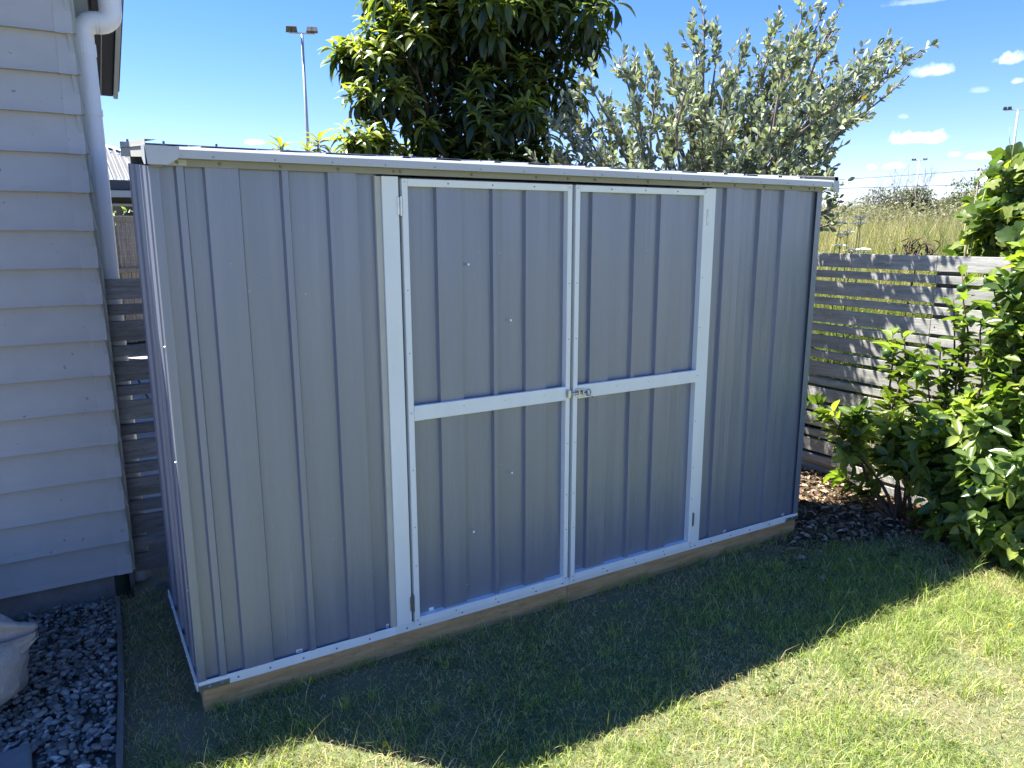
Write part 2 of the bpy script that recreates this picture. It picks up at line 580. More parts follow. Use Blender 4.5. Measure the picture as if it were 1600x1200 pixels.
def np_mesh(name, V, F, mat, parent=None, tint=None, smooth=False, kind=None):
    """V (n,3), F (m,k) uniform polygons"""
    origin = Vector((0, 0, 0))
    if parent is not None:
        origin = WORLD[parent.name]
        V = V - np.array(origin)
    me = bpy.data.meshes.new(name)
    me.vertices.add(len(V))
    me.vertices.foreach_set('co', np.ascontiguousarray(V, np.float32).ravel())
    k = F.shape[1]
    me.loops.add(F.size)
    me.loops.foreach_set('vertex_index', np.ascontiguousarray(F, np.int32).ravel())
    me.polygons.add(len(F))
    me.polygons.foreach_set('loop_start', np.arange(0, F.size, k, dtype=np.int32))
    me.polygons.foreach_set('loop_total', np.full(len(F), k, np.int32))
    if smooth:
        me.polygons.foreach_set('use_smooth', np.ones(len(F), bool))
    if tint is not None:
        a = me.attributes.new('tint', 'FLOAT_COLOR', 'POINT')
        c = np.ones((len(V), 4), np.float32)
        c[:, :3] = tint
        a.data.foreach_set('color', c.ravel())
    me.materials.append(mat)
    me.update(calc_edges=True)
    o = bpy.data.objects.new(name, me)
    COL.objects.link(o)
    WORLD[o.name] = origin
    if parent is not None:
        o.parent = parent
    if kind:
        o['kind'] = kind
    return o


def norm(a):
    return a / np.maximum(np.linalg.norm(a, axis=-1, keepdims=True), 1e-9)


def leaf_template(segs, wid, droop=0.25, fold=0.12, peak=0.5, tip=0.04):
    """unit-length leaf along +Y, width wid, normal +Z"""
    V, F = [], []
    for i in range(segs + 1):
        tt = i / segs
        if tt < peak:
            w = math.sin(tt / peak * math.pi / 2) ** 0.8
        else:
            w = math.cos((tt - peak) / (1 - peak) * math.pi / 2) ** 0.75
        w = max(w, tip) * wid / 2
        z = -droop * tt * tt
        y = tt - droop * 0.35 * tt ** 2
        V += [(-w, y, z + fold * w * 1.6), (0, y, z - fold * w), (w, y, z + fold * w * 1.6)]
    for i in range(segs):
        a = i * 3
        F += [(a, a + 1, a + 4, a + 3), (a + 1, a + 2, a + 5, a + 4)]
    return np.array(V), np.array(F)


def frames(dirs, ups):
    """columns side, dir, normal"""
    d = norm(dirs)
    s = norm(np.cross(d, ups))
    n = np.cross(s, d)
    return np.stack([s, d, n], axis=2)


def scatter(tv, tf, pos, fr, scl, tints):
    """tv template (k,3) -> V,F,T ; scl (n,) or (n,3)"""
    n, k = len(pos), len(tv)
    scl = np.asarray(scl)
    if scl.ndim == 1:
        scl = np.repeat(scl[:, None], 3, 1)
    loc = tv[None] * scl[:, None, :]
    V = np.einsum('nij,nkj->nki', fr, loc) + pos[:, None, :]
    F = tf[None] + (np.arange(n) * k)[:, None, None]
    T = np.repeat(tints[:, None, :], k, 1)
    return V.reshape(-1, 3), F.reshape(-1, tf.shape[1]), T.reshape(-1, 3)


def to_px(P):
    q = P - CAM
    z = q @ CF
    return 800 + FOC * (q @ CR) / z, 600 - FOC * (q @ CU) / z, z


def foliage(parent, tv, tf, pos, dirs, ups, lens, tints, mat, n_single=300, name='leaf', rest='foliage'):
    """the leaves that show largest are parts of their own, the rest one part"""
    fr = frames(dirs, ups)
    x, y, z = to_px(pos)
    inside = (x > -30) & (x < 1630) & (y > -30) & (y < 1230) & (z > 0.2)
    # how much of the leaf faces the camera
    view = norm(pos - CAM)
    facing = np.abs(np.einsum('ni,ni->n', fr[:, :, 2], view)) + 0.35
    score = lens / np.maximum(z, 0.2) ** 2.2 * facing * inside
    order = np.argsort(-score)
    singles = order[:n_single]
    mask = np.ones(len(pos), bool)
    mask[singles] = False
    V, F, T = scatter(tv, tf, pos[mask], fr[mask], lens[mask], tints[mask])
    if mask.any():
        np_mesh(rest, V, F, mat, parent, T, True, 'stuff')
    # tint groups for the singles
    if n_single:
        ts = tints[singles]
        K = 12
        idx = np.argsort(ts.sum(1))
        groups = np.array_split(idx, K)
        base = WORLD[parent.name]
        for g in groups:
            if not len(g):
                continue
            col = ts[g].mean(0)
            me = None
            for gi in g:
                i = singles[gi]
                if me is None:
                    me = bpy.data.meshes.new(name)
                    me.from_pydata([tuple(v) for v in tv], [], [tuple(f) for f in tf.tolist()])
                    a = me.attributes.new('tint', 'FLOAT_COLOR', 'POINT')
                    c = np.ones((len(tv), 4), np.float32)
                    c[:, :3] = col
                    a.data.foreach_set('color', c.ravel())
                    me.polygons.foreach_set('use_smooth', [True] * len(me.polygons))
                    me.materials.append(mat)
                o = bpy.data.objects.new(name, me)
                COL.objects.link(o)
                o.parent = parent
                Mx = Matrix.Identity(4)
                for r_ in range(3):
                    for c_ in range(3):
                        Mx[r_][c_] = fr[i][r_][c_] * lens[i]
                    Mx[r_][3] = pos[i][r_] - base[r_]
                o.matrix_local = Mx


def pick(cols, n, jitter=0.12):
    cols = np.array(cols)
    c = cols[rng.integers(0, len(cols), n)]
    return c * (1 + rng.normal(0, jitter, (n, 1))).clip(0.5, 1.6)


def bez(a, b, n=8, sag=0.0, wob=0.04, lift=0.3):
    a, b = Vector(a), Vector(b)
    c = a.lerp(b, 0.5)
    L = (b - a).length
    h = Vector((b.x - a.x, b.y - a.y, 0))
    c = c - h * lift + Vector((0, 0, lift * L * 0.25))
    out = []
    w1, w2 = random.uniform(0, 6), random.uniform(0, 6)
    for i in range(n + 1):
        tt = i / n
        p = a * (1 - tt) ** 2 + c * 2 * tt * (1 - tt) + b * tt * tt
        k = math.sin(math.pi * tt) * wob * L
        out.append(p + Vector((math.sin(w1 + tt * 7) * k, math.cos(w2 + tt * 6) * k, 0)))
    return out


# ------------------------------------------------------------------ ground
def sheet(name, poly, z, mat, kind='structure', sub=0):
    mb = MB()
    mb.add([(x, y, z) for x, y in poly], [tuple(range(len(poly)))])
    o = mb.build(name, mat)
    tag(o, kind=kind)
    return o


def hfield(x, y):
    """field ground beyond the right-hand fence rises gently"""
    d = np.clip(x - 4.15, 0, None)
    return 0.10 + 0.55 * (1 - np.exp(-d / 2.0)) + 0.45 * (1 - np.exp(-d / 12.0))


lawn_poly = [(-0.215, 1.05), (-0.24, 0.4), (-0.275, -0.15), (-0.33, -1.5), (-0.5, -8), (4.1, -8), (4.1, 6), (-0.14, 6), (-0.14, 1.05)]
g = sheet('lawn', lawn_poly, 0.0, M['lawn'])
tag(g, 'mown lawn with dry patches in front of the grey shed')
g = sheet('gravel_ground', [(-9, 1.2), (-9, -8), (-0.5, -8), (-0.33, -1.5), (-0.275, -0.15), (-0.24, 0.4), (-0.215, 1.2)], -0.012, M['gravelbed'])
tag(g, 'ground under the dark pebbles beside the house wall')
# mulch with a ragged edge
pts = []
for i in range(40):
    a = 2 * math.pi * i / 40
    rx, ry = 1.15, 0.95
    k = 1 + 0.07 * math.sin(5 * a + 1) + 0.05 * math.sin(11 * a)
    pts.append((min(4.08, 3.75 + rx * math.cos(a) * k), 0.55 + ry * math.sin(a) * k))
g = sheet('mulch_ground', pts, 0.004, M['mulch'])
tag(g, 'bare mulched soil between the shed and the right-hand slat fence')

# field beyond the fence, out to the horizon
xs = np.concatenate([np.linspace(4.15, 12, 16), np.linspace(14, 60, 14), [120, 400, 1500]])
ys = np.concatenate([[-1500, -400, -100], np.linspace(-30, 60, 31), [120, 400, 1500]])
X, Y = np.meshgrid(xs, ys, indexing='ij')
Z = hfield(X, Y)
V = np.stack([X, Y, Z], -1).reshape(-1, 3)
ny = len(ys)
F = np.array([(i * ny + j, (i + 1) * ny + j, (i + 1) * ny + j + 1, i * ny + j + 1) for i in range(len(xs) - 1) for j in range(ny - 1)])
o = np_mesh('field', V, F, M['field'], smooth=True)
tag(o, 'rough overgrown field beyond the right-hand slat fence', kind='structure')
mb = MB()
mb.add([(-1500, -1500, -0.06), (4.2, -1500, -0.06), (4.2, 1500, -0.06), (-1500, 1500, -0.06)], [(0, 1, 2, 3)])
o = mb.build('ground', M['field'])
tag(o, 'flat ground reaching to the horizon', kind='structure')

# patio tiles beyond the small fence
pat = empty('patio', (0.5, 5, 0), 'sunlit patio of square tiles behind the small dark slat fence', kind='structure')
mb = MB()
mb.box(-0.14, 3.2, 1.9, 9.2, -0.03, -0.004)
mb.build('joint_bed', M['black'], pat)
tile = None
for i in range(7):
    for j in range(17):
        x, y = -0.08 + i * 0.42 + 0.2, 2.0 + j * 0.42 + 0.2
        z = 0.0 + random.uniform(-0.001, 0.002)
        if tile is None:
            tb = MB().box(x - 0.2, x + 0.2, y - 0.2, y + 0.2, -0.02, 0.012)
            tile = tb.build('tile', M['tile'], pat, bevel=0.004)
        else:
            place('tile', tile.data, pat, (x, y, z), (0, 0, random.uniform(-.005, .005)))

# ------------------------------------------------------------------ shed
SW, SD, H0, HB = 3.052, 0.79, 1.84, 0.088
shed = empty('garden_shed', (SW / 2, SD / 2, 0), 'long grey ribbed steel garden shed with double doors and pale trim on a timber base', 'shed')
DEP, RUN = 0.016, 0.006


def ribbed(name, u0, u1, outs, z0, z1, face='front', back=0.0, gaps=(0.105, 0.022, 0.105), mat=None, parent=None, ztop=None, creases=()):
    """ribbed sheet; outs = left feet of raised ribs, gaps = rib widths"""
    pr = [(u0, 0.0)]
    for i, o_ in enumerate(outs):
        w = gaps[i % len(gaps)] if not isinstance(o_, tuple) else o_[1]
        o_ = o_ if not isinstance(o_, tuple) else o_[0]
        for u, d in ((o_, 0), (o_ + RUN, 1), (o_ + w, 1), (o_ + w + RUN, 0)):
            if u0 < u < u1:
                pr.append((u, d * DEP))
    pr.append((u1, pr[-1][1]))
    # faint creases in the flats
    th = 0.0012
    mb = MB()
    n = len(pr)
    nz_ = 10
    vs, fs = [], []
    for k in range(nz_ + 1):
        f = k / nz_
        for side in (0, 1):
            for (u, d) in pr:
                zz0, zz1 = z0, (ztop(u) if ztop else z1)
                z = zz0 + (zz1 - zz0) * f
                off = d - side * th + 0.0007 * math.sin(u * 17 + f * 5) * math.sin(f * math.pi)
                if face == 'front':
                    vs.append((u, back - off, z))
                elif face == 'left':
                    vs.append((back - off, u, z))
                elif face == 'right':
                    vs.append((back + off, u, z))
                elif face == 'back':
                    vs.append((u, back + off, z))
    for k in range(nz_):
        for side in (0, 1):
            for i in range(n - 1):
                a = (k * 2 + side) * n + i
                c = ((k + 1) * 2 + side) * n + i
                q = (a, a + 1, c + 1, c)
                flip = side ^ (face in ('left', 'back'))
                fs.append(q if not flip else q[::-1])
    for k, e in ((0, 0), (nz_, 1)):
        for i in range(n - 1):
            a = (k * 2) * n + i
            c = (k * 2 + 1) * n + i
            fs.append((a, c, c + 1, a + 1) if (e == 0) ^ (face in ('left', 'back')) else (a, a + 1, c + 1, c))
    mb.add(vs, fs)
    return mb.build(name, mat or M['panel'], parent or shed)


# front wall sheets either side of the doors
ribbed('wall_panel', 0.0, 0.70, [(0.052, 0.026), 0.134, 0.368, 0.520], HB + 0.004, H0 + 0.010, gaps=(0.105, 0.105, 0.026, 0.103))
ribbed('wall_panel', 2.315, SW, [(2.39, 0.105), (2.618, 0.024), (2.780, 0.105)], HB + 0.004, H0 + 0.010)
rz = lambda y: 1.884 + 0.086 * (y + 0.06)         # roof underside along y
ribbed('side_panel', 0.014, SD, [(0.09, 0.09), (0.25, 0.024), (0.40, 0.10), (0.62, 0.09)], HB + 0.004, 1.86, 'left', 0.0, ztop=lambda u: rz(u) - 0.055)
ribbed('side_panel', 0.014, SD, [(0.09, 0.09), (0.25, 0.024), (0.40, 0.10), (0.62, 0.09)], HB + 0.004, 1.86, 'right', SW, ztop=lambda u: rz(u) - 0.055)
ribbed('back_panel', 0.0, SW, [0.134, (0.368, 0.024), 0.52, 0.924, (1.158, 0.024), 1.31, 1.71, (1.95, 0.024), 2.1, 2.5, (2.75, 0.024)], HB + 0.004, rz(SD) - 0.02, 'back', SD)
# corner angles
MB().prism([(-0.0165, -0.0165), (0.010, -0.0165), (0.010, -0.0150), (-0.0150, -0.0150), (-0.0150, 0.032), (-0.0165, 0.032)], 2, HB + 0.03, H0 - 0.006).build('corner_angle', M['panel'], shed)
MB().prism([(SW + 0.0165, -0.0165), (SW + 0.0165, 0.032), (SW + 0.015, 0.032), (SW + 0.015, -0.015), (SW - 0.022, -0.015), (SW - 0.022, -0.0165)], 2, HB + 0.03, H0 - 0.006).build('corner_angle', M['panel'], shed)
# timber base, two front boards butted near the middle
MB().box(-0.004, 1.526, -0.014, 0.035, -0.01, HB).build('base_board', M['pine'], shed, bevel=0.002)
MB().box(1.5275, SW + 0.004, -0.0135, 0.035, -0.012, HB - 0.001).build('base_board', M['pine'], shed, bevel=0.002)
MB().box(0.0, 0.045, 0.036, SD, -0.01, HB - 0.001).build('base_board', M['pine'], shed, bevel=0.002)
MB().box(SW - 0.045, SW, 0.036, SD, -0.01, HB - 0.001).build('base_board', M['pine'], shed, bevel=0.002)
MB().box(0.046, SW - 0.046, SD - 0.046, SD - 0.001, -0.01, HB - 0.001).build('base_board', M['pine'], shed, bevel=0.002)
# base channels (L section with a lip that faces the viewer)


def channel(x0, x1, y=-0.0175, name='base_channel'):
    return MB().prism([(y, HB - 0.002), (y, HB + 0.031), (y + 0.003, HB + 0.033), (y + 0.003, HB + 0.002), (0.03, HB + 0.002), (0.03, HB - 0.002)], 0, x0, x1).build(name, M['trim'], shed)


channel(-0.016, 0.705)
channel(0.705, 1.53, -0.0165)
channel(1.53, 2.32, -0.0165)
channel(2.32, SW + 0.014)
MB().box(-0.022, -0.0172, -0.012, SD, HB - 0.002, HB + 0.03).build('side_channel', M['trim'], shed)
MB().box(SW + 0.0172, SW + 0.022, -0.012, SD, HB - 0.002, HB + 0.03).build('side_channel', M['trim'], shed)
# little clips where the channels lap at the corners
MB().box(-0.018, 0.085, -0.0205, -0.0178, HB - 0.001, HB + 0.019).build('corner_bracket', M['zinc'], shed)
MB().box(SW - 0.085, SW + 0.016, -0.0205, -0.0178, HB - 0.001, HB + 0.019).build('corner_bracket', M['zinc'], shed)
# door posts
MB().box(0.713, 0.774, -0.024, 0.02, HB + 0.034, H0 - 0.012).build('door_post', M['trim'], shed, bevel=0.001)
MB().box(0.690, 0.7125, -0.0155, 0.02, HB + 0.034, H0 - 0.012).build('post_flange', M['trim_dull'], shed, bevel=0.001)
MB().box(2.258, 2.318, -0.024, 0.02, HB + 0.034, H0 - 0.012).build('door_post', M['trim'], shed, bevel=0.001)
MB().box(0.775, 2.257, 0.004, 0.02, HB + 0.034, H0 - 0.012).build('door_backing', M['inner'], shed)
# head flashing under the roof fascia
MB().box(-0.014, 0.02, -0.020, -0.0172, H0 - 0.010, H0 + 0.0155).build('head_flashing', M['head'], shed)
MB().box(0.0205, 1.555, -0.0215, -0.0172, H0 - 0.006, H0 + 0.0155).build('head_flashing', M['head'], shed)
MB().box(1.5555, SW + 0.014, -0.0205, -0.0172, H0 - 0.006, H0 + 0.0155).build('head_flashing', M['head'], shed)
MB().box(-0.01, 0.088, -0.0235, -0.0219, H0 - 0.004, H0 + 0.014).build('head_bracket', M['trim_dull'], shed)


def door(x0, x1, px0, px1, zb, zt, y=-0.0185):
    d = empty('door', ((x0 + x1) / 2, 0, zb))
    d.parent = shed
    d.location = Vector(WORLD[d.name]) - WORLD[shed.name]
    T_ = M['trim']
    yf = y - 0.011
    sw_l, sw_r = 0.022, 0.022
    MB().box(x0, x0 + sw_l, yf, y + 0.02, zb, zt).build('door_stile', T_, d, bevel=0.0012)
    MB().box(x1 - sw_r, x1, yf, y + 0.02, zb, zt).build('door_stile', T_, d, bevel=0.0012)
    MB().box(x0 + sw_l + .0003, x1 - sw_r - .0003, yf + 0.0008, y + 0.02, zt - 0.026, zt).build('door_rail', T_, d, bevel=0.0012)
    MB().box(x0 + sw_l + .0003, x1 - sw_r - .0003, yf + 0.0008, y + 0.02, zb, zb + 0.030).build('door_rail', T_, d, bevel=0.0012)
    MB().box(x0 + sw_l + .0003, x1 - sw_r - .0003, yf - 0.0012, y + 0.004, 0.941, 0.999).build('door_rail', T_, d, bevel=0.0012)
    return d


dl = door(0.785, 1.518, 0, 0, HB + 0.022, 1.822)
dr = door(1.535, 2.262, 0, 0, HB + 0.022, 1.822)
PB = 0.0
for z0, z1 in ((HB + 0.05, 0.945), (0.995, 1.80)):
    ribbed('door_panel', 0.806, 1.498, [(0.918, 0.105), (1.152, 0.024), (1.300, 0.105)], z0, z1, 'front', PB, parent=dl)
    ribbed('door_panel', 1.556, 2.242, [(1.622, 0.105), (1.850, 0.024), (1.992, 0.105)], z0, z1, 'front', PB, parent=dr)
# dark meeting edge and hinges
for x, zc, dd in ((0.7795, 1.727, dl), (0.7795, 0.205, dl), (2.266, 1.70, dr), (2.266, 0.25, dr)):
    mb = MB()
    mb.tube([(x, -0.030, zc - 0.034), (x, -0.030, zc + 0.034)], 0.0042, 8)
    h = mb.build('hinge', M['zinc'] if zc > 1 else M['darkscrew'], dd, smooth=False)
    MB().box(x - 0.012, x + 0.012, -0.0265, -0.0245 + 0.0, zc - 0.030, zc + 0.030).build('hinge_leaf', M['zinc'], h)
# sliding bolt
bolt = MB().box(1.544, 1.588, -0.0345, -0.0312, 0.951, 0.985).build('bolt_latch', M['zinc'], dr, bevel=0.0008)
MB().tube([(1.497, -0.0405, 0.968), (1.600, -0.0405, 0.968)], 0.0042, 8).build('bolt_bar', M['zinc'], bolt, smooth=True)
MB().tube([(1.588, -0.0405, 0.968), (1.590, -0.062, 0.961), (1.612, -0.066, 0.948)], 0.0036, 8).build('bolt_knob', M['zinc'], bolt, smooth=True)
ring = [(1.604 + 0.012 * math.cos(a), -0.044, 0.965 + 0.014 * math.sin(a)) for a in np.linspace(0, 2 * math.pi, 17)]
MB().tube(ring, 0.0022, 6).build('bolt_ring', M['darkscrew'], bolt, smooth=True)
MB().box(1.552, 1.558, -0.047, -0.0346, 0.957, 0.979).build('bolt_guide', M['zinc'], bolt, bevel=0.0006)
MB().box(1.574, 1.580, -0.047, -0.0346, 0.957, 0.979).build('bolt_guide', M['zinc'], bolt, bevel=0.0006)
MB().box(1.499, 1.512, -0.046, -0.0302, 0.952, 0.985).build('bolt_keeper', M['zinc'], dl, bevel=0.0006)

# roof: ribbed sheets running front to back, fascia, side flashings, corner caps
roof_seg = [(-0.03, 0.77), (0.765, 1.56), (1.555, 2.34), (2.335, SW + 0.07)]
for ri, (a, b_) in enumerate(roof_seg):
    pr = [(a, 0)]
    for o_, w in ((0.03, 0.03), (0.16, 0.10), (0.40, 0.03), (0.55, 0.10)):
        u = a + o_
        pr += [(u, 0), (u + RUN, DEP * 0.45), (u + w, DEP * 0.45), (u + w + RUN, 0)]
    pr.append((b_, 0))
    pr = [p for p in pr if p[0] <= b_]
    vs, fs = [], []
    n = len(pr)
    lift = 0.0015 * (ri % 2)
    for (y, side) in ((-0.012, 0), (SD + 0.075, 0), (-0.012, 1), (SD + 0.075, 1)):
        for u, d in pr:
            vs.append((u, y, rz(y) + 0.002 + d + lift - side * 0.0012 + (0.003 * math.sin(u * 5) if y > 0 else 0)))
    for i in range(n - 1):
        fs.append((i, i + 1, n + i + 1, n + i))
        fs.append((2 * n + i, 3 * n + i, 3 * n + i + 1, 2 * n + i + 1))
        fs.append((i, 2 * n + i, 2 * n + i + 1, i + 1))
        fs.append((n + i, n + i + 1, 3 * n + i + 1, 3 * n + i))
    mb = MB()
    mb.add(vs, fs)
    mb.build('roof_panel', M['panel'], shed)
zf = 1.8815


def fascia(x0, x1, dy=0.0):
    prof = [(-0.060 - dy, zf - 0.027), (-0.060 - dy, zf - 0.002), (-0.052 - dy, zf + 0.006), (-0.01, zf + 0.011), (-0.01, zf + 0.0095), (-0.0515 - dy, zf + 0.0045), (-0.0585 - dy, zf - 0.003), (-0.0585 - dy, zf - 0.026), (-0.0225, zf - 0.024), (-0.0225, zf - 0.0255)]
    return MB().prism(prof, 0, x0, x1).build('fascia', M['fascia'], shed)


fascia(0.0, 1.62)
fascia(1.60, SW + 0.055, 0.0016)
# folded corner caps
cap = [(-0.028, zf + 0.006), (0.030, zf + 0.006), (0.066, zf + 0.005), (0.066, zf - 0.025), (0.030, zf - 0.048), (-0.024, zf - 0.048)]
MB().prism([(x, z) for x, z in cap], 1, -0.0655, -0.0625).build('fascia_cap', M['fascia'], shed)
MB().prism([(-0.0655, zf - 0.048), (-0.0655, zf + 0.006), (0.02, zf + 0.012), (0.02, zf - 0.025), (-0.03, zf - 0.046)], 0, -0.0300, -0.0285).build('cap_return', M['fascia'], shed)
capr = [(SW + 0.030, zf + 0.003), (SW + 0.075, zf + 0.003), (SW + 0.075, zf - 0.052), (SW + 0.058, zf - 0.052), (SW + 0.030, zf - 0.034)]
MB().prism(capr, 1, -0.0655, -0.0625).build('fascia_cap', M['fascia'], shed)
for sx in (0, 1):
    x = -0.026 if sx == 0 else SW + 0.074
    vs = []
    for y in (-0.058, SD + 0.06):
        z = rz(y)
        for xx, zz in ((x, z - 0.030), (x + 0.0015, z - 0.030), (x + 0.0015, z + 0.019), (x + (0.03 if sx == 0 else -0.03), z + 0.019), (x + (0.03 if sx == 0 else -0.03), z + 0.0205), (x, z + 0.0205)):
            vs.append((xx, y, zz))
    mb = MB()
    mb.add(vs, [(0, 1, 2, 3, 4, 5)[::-1], (6, 7, 8, 9, 10, 11)] + [(i, (i + 1) % 6, 6 + (i + 1) % 6, 6 + i) for i in range(6)])
    mb.build('side_flashing', M['trim_dull'], shed)
zb_ = rz(SD + 0.07)
MB().box(-0.026, SW + 0.078, SD + 0.066, SD + 0.069, zb_ - 0.030, zb_ + 0.022).build('rear_flashing', M['panel'], shed)
MB().box(-0.026, SW + 0.078, SD + 0.030, SD + 0.066, zb_ + 0.019, zb_ + 0.022).build('rear_flashing_top', M['panel'], shed)
MB().box(-0.004, -0.0015, 0.02, SD, 1.826, 1.838).build('perforated_strip', M['white'], shed)
# roof bolts that stick up along the back and the front
boltb = MB().box(-0.004, 0.004, -0.004, 0.004, 0, 0.012)
bb0 = boltb.build('roof_bolt', M['darkscrew'], shed, bevel=0.001)
bb0.location = Vector((0.0, SD + 0.05, zb_ + 0.028)) - WORLD[shed.name]
for x in (0.13, 0.33, 0.60, 0.86, 1.10, 1.36, 1.62, 1.9, 2.15, 2.4, 2.7, 2.95):
    place('roof_bolt', bb0.data, shed, (x, SD + 0.05, zb_ + 0.028))

# screws: one button head, many copies
smb = MB()
k = 8
vs = [(0.0048 * math.cos(2 * math.pi * i / k), 0, 0.0048 * math.sin(2 * math.pi * i / k)) for i in range(k)]
vs += [(0.0036 * math.cos(2 * math.pi * i / k), -0.0028, 0.0036 * math.sin(2 * math.pi * i / k)) for i in range(k)]
smb.add(vs, [(i, (i + 1) % k, k + (i + 1) % k, k + i) for i in range(k)] + [tuple(range(k, 2 * k))])
s0 = smb.build('screw', M['screw'], shed, smooth=False, origin=(0, 0, 0))
s0.location = Vector((0.02, -0.0205, HB + 0.010)) - WORLD[shed.name]
s_dark = s0.data.copy()
s_dark.materials[0] = M['darkscrew']
s_white = s0.data.copy()
s_white.materials[0] = M['white']


def screw(x, y, z, me=None, par=None, sc=1.0, rot=None):
    place('screw', me or s0.data, par or shed, (x, y, z), rot, (sc, sc, sc))


for x in (0.061,):
    screw(x, -0.0205, HB + 0.011)
for x in (0.115, 0.225, 0.345, 0.47, 0.60, 0.755, 0.81, 1.0, 1.17, 1.36, 1.50, 1.56, 1.75, 1.92, 2.10, 2.27, 2.30, 2.41, 2.55, 2.69, 2.84):
    screw(x, -0.0175 if (x < .705 or x > 2.32) else -0.0165, HB + 0.013, s_dark, sc=0.8)
screw(SW - 0.03, -0.0205, HB + 0.01)
screw(SW - 0.075, -0.0205, HB + 0.01)
for x in (0.061, 0.184, 0.37, 0.561, 0.76, 0.784, 1.067, 1.351, 1.50, 1.636, 1.918, 2.24, 2.27, 2.438, 2.635, 2.825, 2.96, 3.0):
    screw(x, -0.0238 if x < 0.088 else -0.0217, H0 + 0.005, s_dark, sc=1.1)
for x in np.arange(0.16, 3.05, 0.185):
    screw(float(x), -0.0605 if x < 1.6 else -0.0622, zf - 0.020, s_dark, sc=0.5)
for x in np.arange(0.1, 3.05, 0.20):
    place('roof_screw', s0.data, shed, (float(x), -0.03, zf + 0.0105), (R(-85), 0, 0), (1.1, 1.1, 1.1))
for x, z in ((1.051, 1.517), (1.236, 1.294), (1.24, 0.661), (1.058, 0.441), (1.343, 1.80), (1.03, 0.21)):
    screw(x, -0.0162 if x not in (1.343, 1.03) else -0.0008, z, s_white, dl, 1.15 if x not in (1.343, 1.03) else 0.6)
for dd, x0, x1 in ((dl, 0.796, 1.507), (dr, 1.546, 2.251)):
    for x in (x0, x1):
        for z in (0.13, 0.36, 0.52, 0.75, 0.972, 1.2, 1.43, 1.81):
            if dd is dr and x == x0 and z == 0.972:
                continue
            screw(x, -0.0296 + (0.0012 if False else 0), z, s0.data if z in (0.13, 1.81, 0.972) else s_dark, dd, 0.8 if z in (0.13, 1.81, 0.972) else 0.5)
    for x in np.linspace(x0 + 0.17, x1 - 0.17, 3):
        screw(float(x), -0.0289, 1.809, s_dark, dd, 0.65)
        screw(float(x), -0.0289, 0.125, s_dark, dd, 0.6)
        screw(float(x) + .05, -0.0309, 0.955 + 0.02, s0.data, dd, 0.55)
for y in (0.02, 0.1, 0.22, 0.34, 0.5, 0.65, 0.76):
    place('screw', s0.data, shed, (-0.0222, y, HB + 0.012), (0, 0, R(-90)), (1.2, 1.2, 1.2))
for z in (0.45, 0.9, 1.28):
    place('screw', s0.data, shed, (-0.0168, 0.015, z), (0, 0, R(-90)), (1.1, 1.1, 1.1))

# part stickers with a line of small print
STICK = [(0.335, HB + 0.036, 0.022, 0.014, -0.0007, shed), (0.680, HB + 0.036, 0.012, 0.018, -0.0007, shed), (0.868, HB + 0.058, 0.020, 0.012, -0.0007, dl), (0.812, HB + 0.036, 0.020, 0.009, -0.0288, dl),
         (0.8105, 0.973, 0.008, 0.022, -0.0310, dl), (2.10, 1.789, 0.020, 0.008, -0.0007, dr), (2.52, HB + 0.037, 0.020, 0.010, -0.0007, shed), (2.965, HB + 0.037, 0.018, 0.012, -0.0007, shed)]
for x, z, w, h, y, par in STICK:
    st = MB().box(x - w / 2, x + w / 2, y - 0.0009, y, z - h / 2, z + h / 2).build('sticker', M['white'], par)
    if par is not shed:
        continue
    pb = MB()
    for i in range(4):
        xx = x - w * 0.34 + i * w * 0.19
        pb.box(xx, xx + w * 0.12, y - 0.0014, y - 0.00095, z - h * 0.18, z + h * 0.18)
    pb.build('print', M['ink'], st)

# ------------------------------------------------------------------ house (only its corner is in view)
HX, HY = -0.142, 1.075
house = empty('house', (-1.5, 1.2, 0), 'grey weatherboard house corner with pale downpipe left of the shed', 'house')
boards = 19
prof = [(HY + 0.004, 0.0), (HY - 0.024, 0.0), (HY - 0.019, 0.02), (HY + 0.002, 0.168), (HY + 0.012, 0.168)]
wb = None
for i in range(boards):
    z = 0.123 + i * 0.1525
    j = random.uniform(-0.001, 0.001)
    if wb is None:
        wb = MB().prism([(y, zz + z) for y, zz in prof], 0, -4.2, HX - 0.052).build('weatherboard', M['board'], house)
        wz = z
        # the metal soaker that covers the board's end at the corner
        sk = MB()
        sk.prism([(y - 0.0022, zz + z - 0.002) for y, zz in prof], 0, HX - 0.058, HX + 0.004)
        wsk = sk.build('corner_soaker', M['board'], house, bevel=0.0006)
    else:
        place('weatherboard', wb.data, house, WORLD[wb.name] + Vector((0, j, z - wz)))
        o = place('corner_soaker', wsk.data, house, WORLD[wsk.name] + Vector((random.uniform(-.0025, .0025), j, z - wz)), (0, random.uniform(-.006, .006), 0))
# side wall boards (seen edge on)
profx = [(HX - 0.010, 0.0), (HX + 0.016, 0.0), (HX + 0.012, 0.02), (HX - 0.007, 0.168), (HX - 0.018, 0.168)]
ws = None
for i in range(boards):
    z = 0.123 + i * 0.1525 + 0.004
    if ws is None:
        ws = MB().prism([(x, zz + z) for x, zz in profx], 1, HY - 0.012, 9.0).build('side_weatherboard', M['side_trim'], house)
        wz = z
    else:
        place('side_weatherboard', ws.data, house, WORLD[ws.name] + Vector((0, 0, z - wz)))
MB().box(-4.2, HX - 0.03, HY + 0.013, 9.0, 0.14, 3.0).build('wall_core', M['inner'], house)
MB().box(-4.2, HX - 0.072, HY + 0.006, 9.0, -0.05, 0.135).build('foundation', M['concrete'], house)
# roof slab over the wall, high at the front, falling away
def rh(y):
    return 2.965 - 0.385 * (y - 0.95)


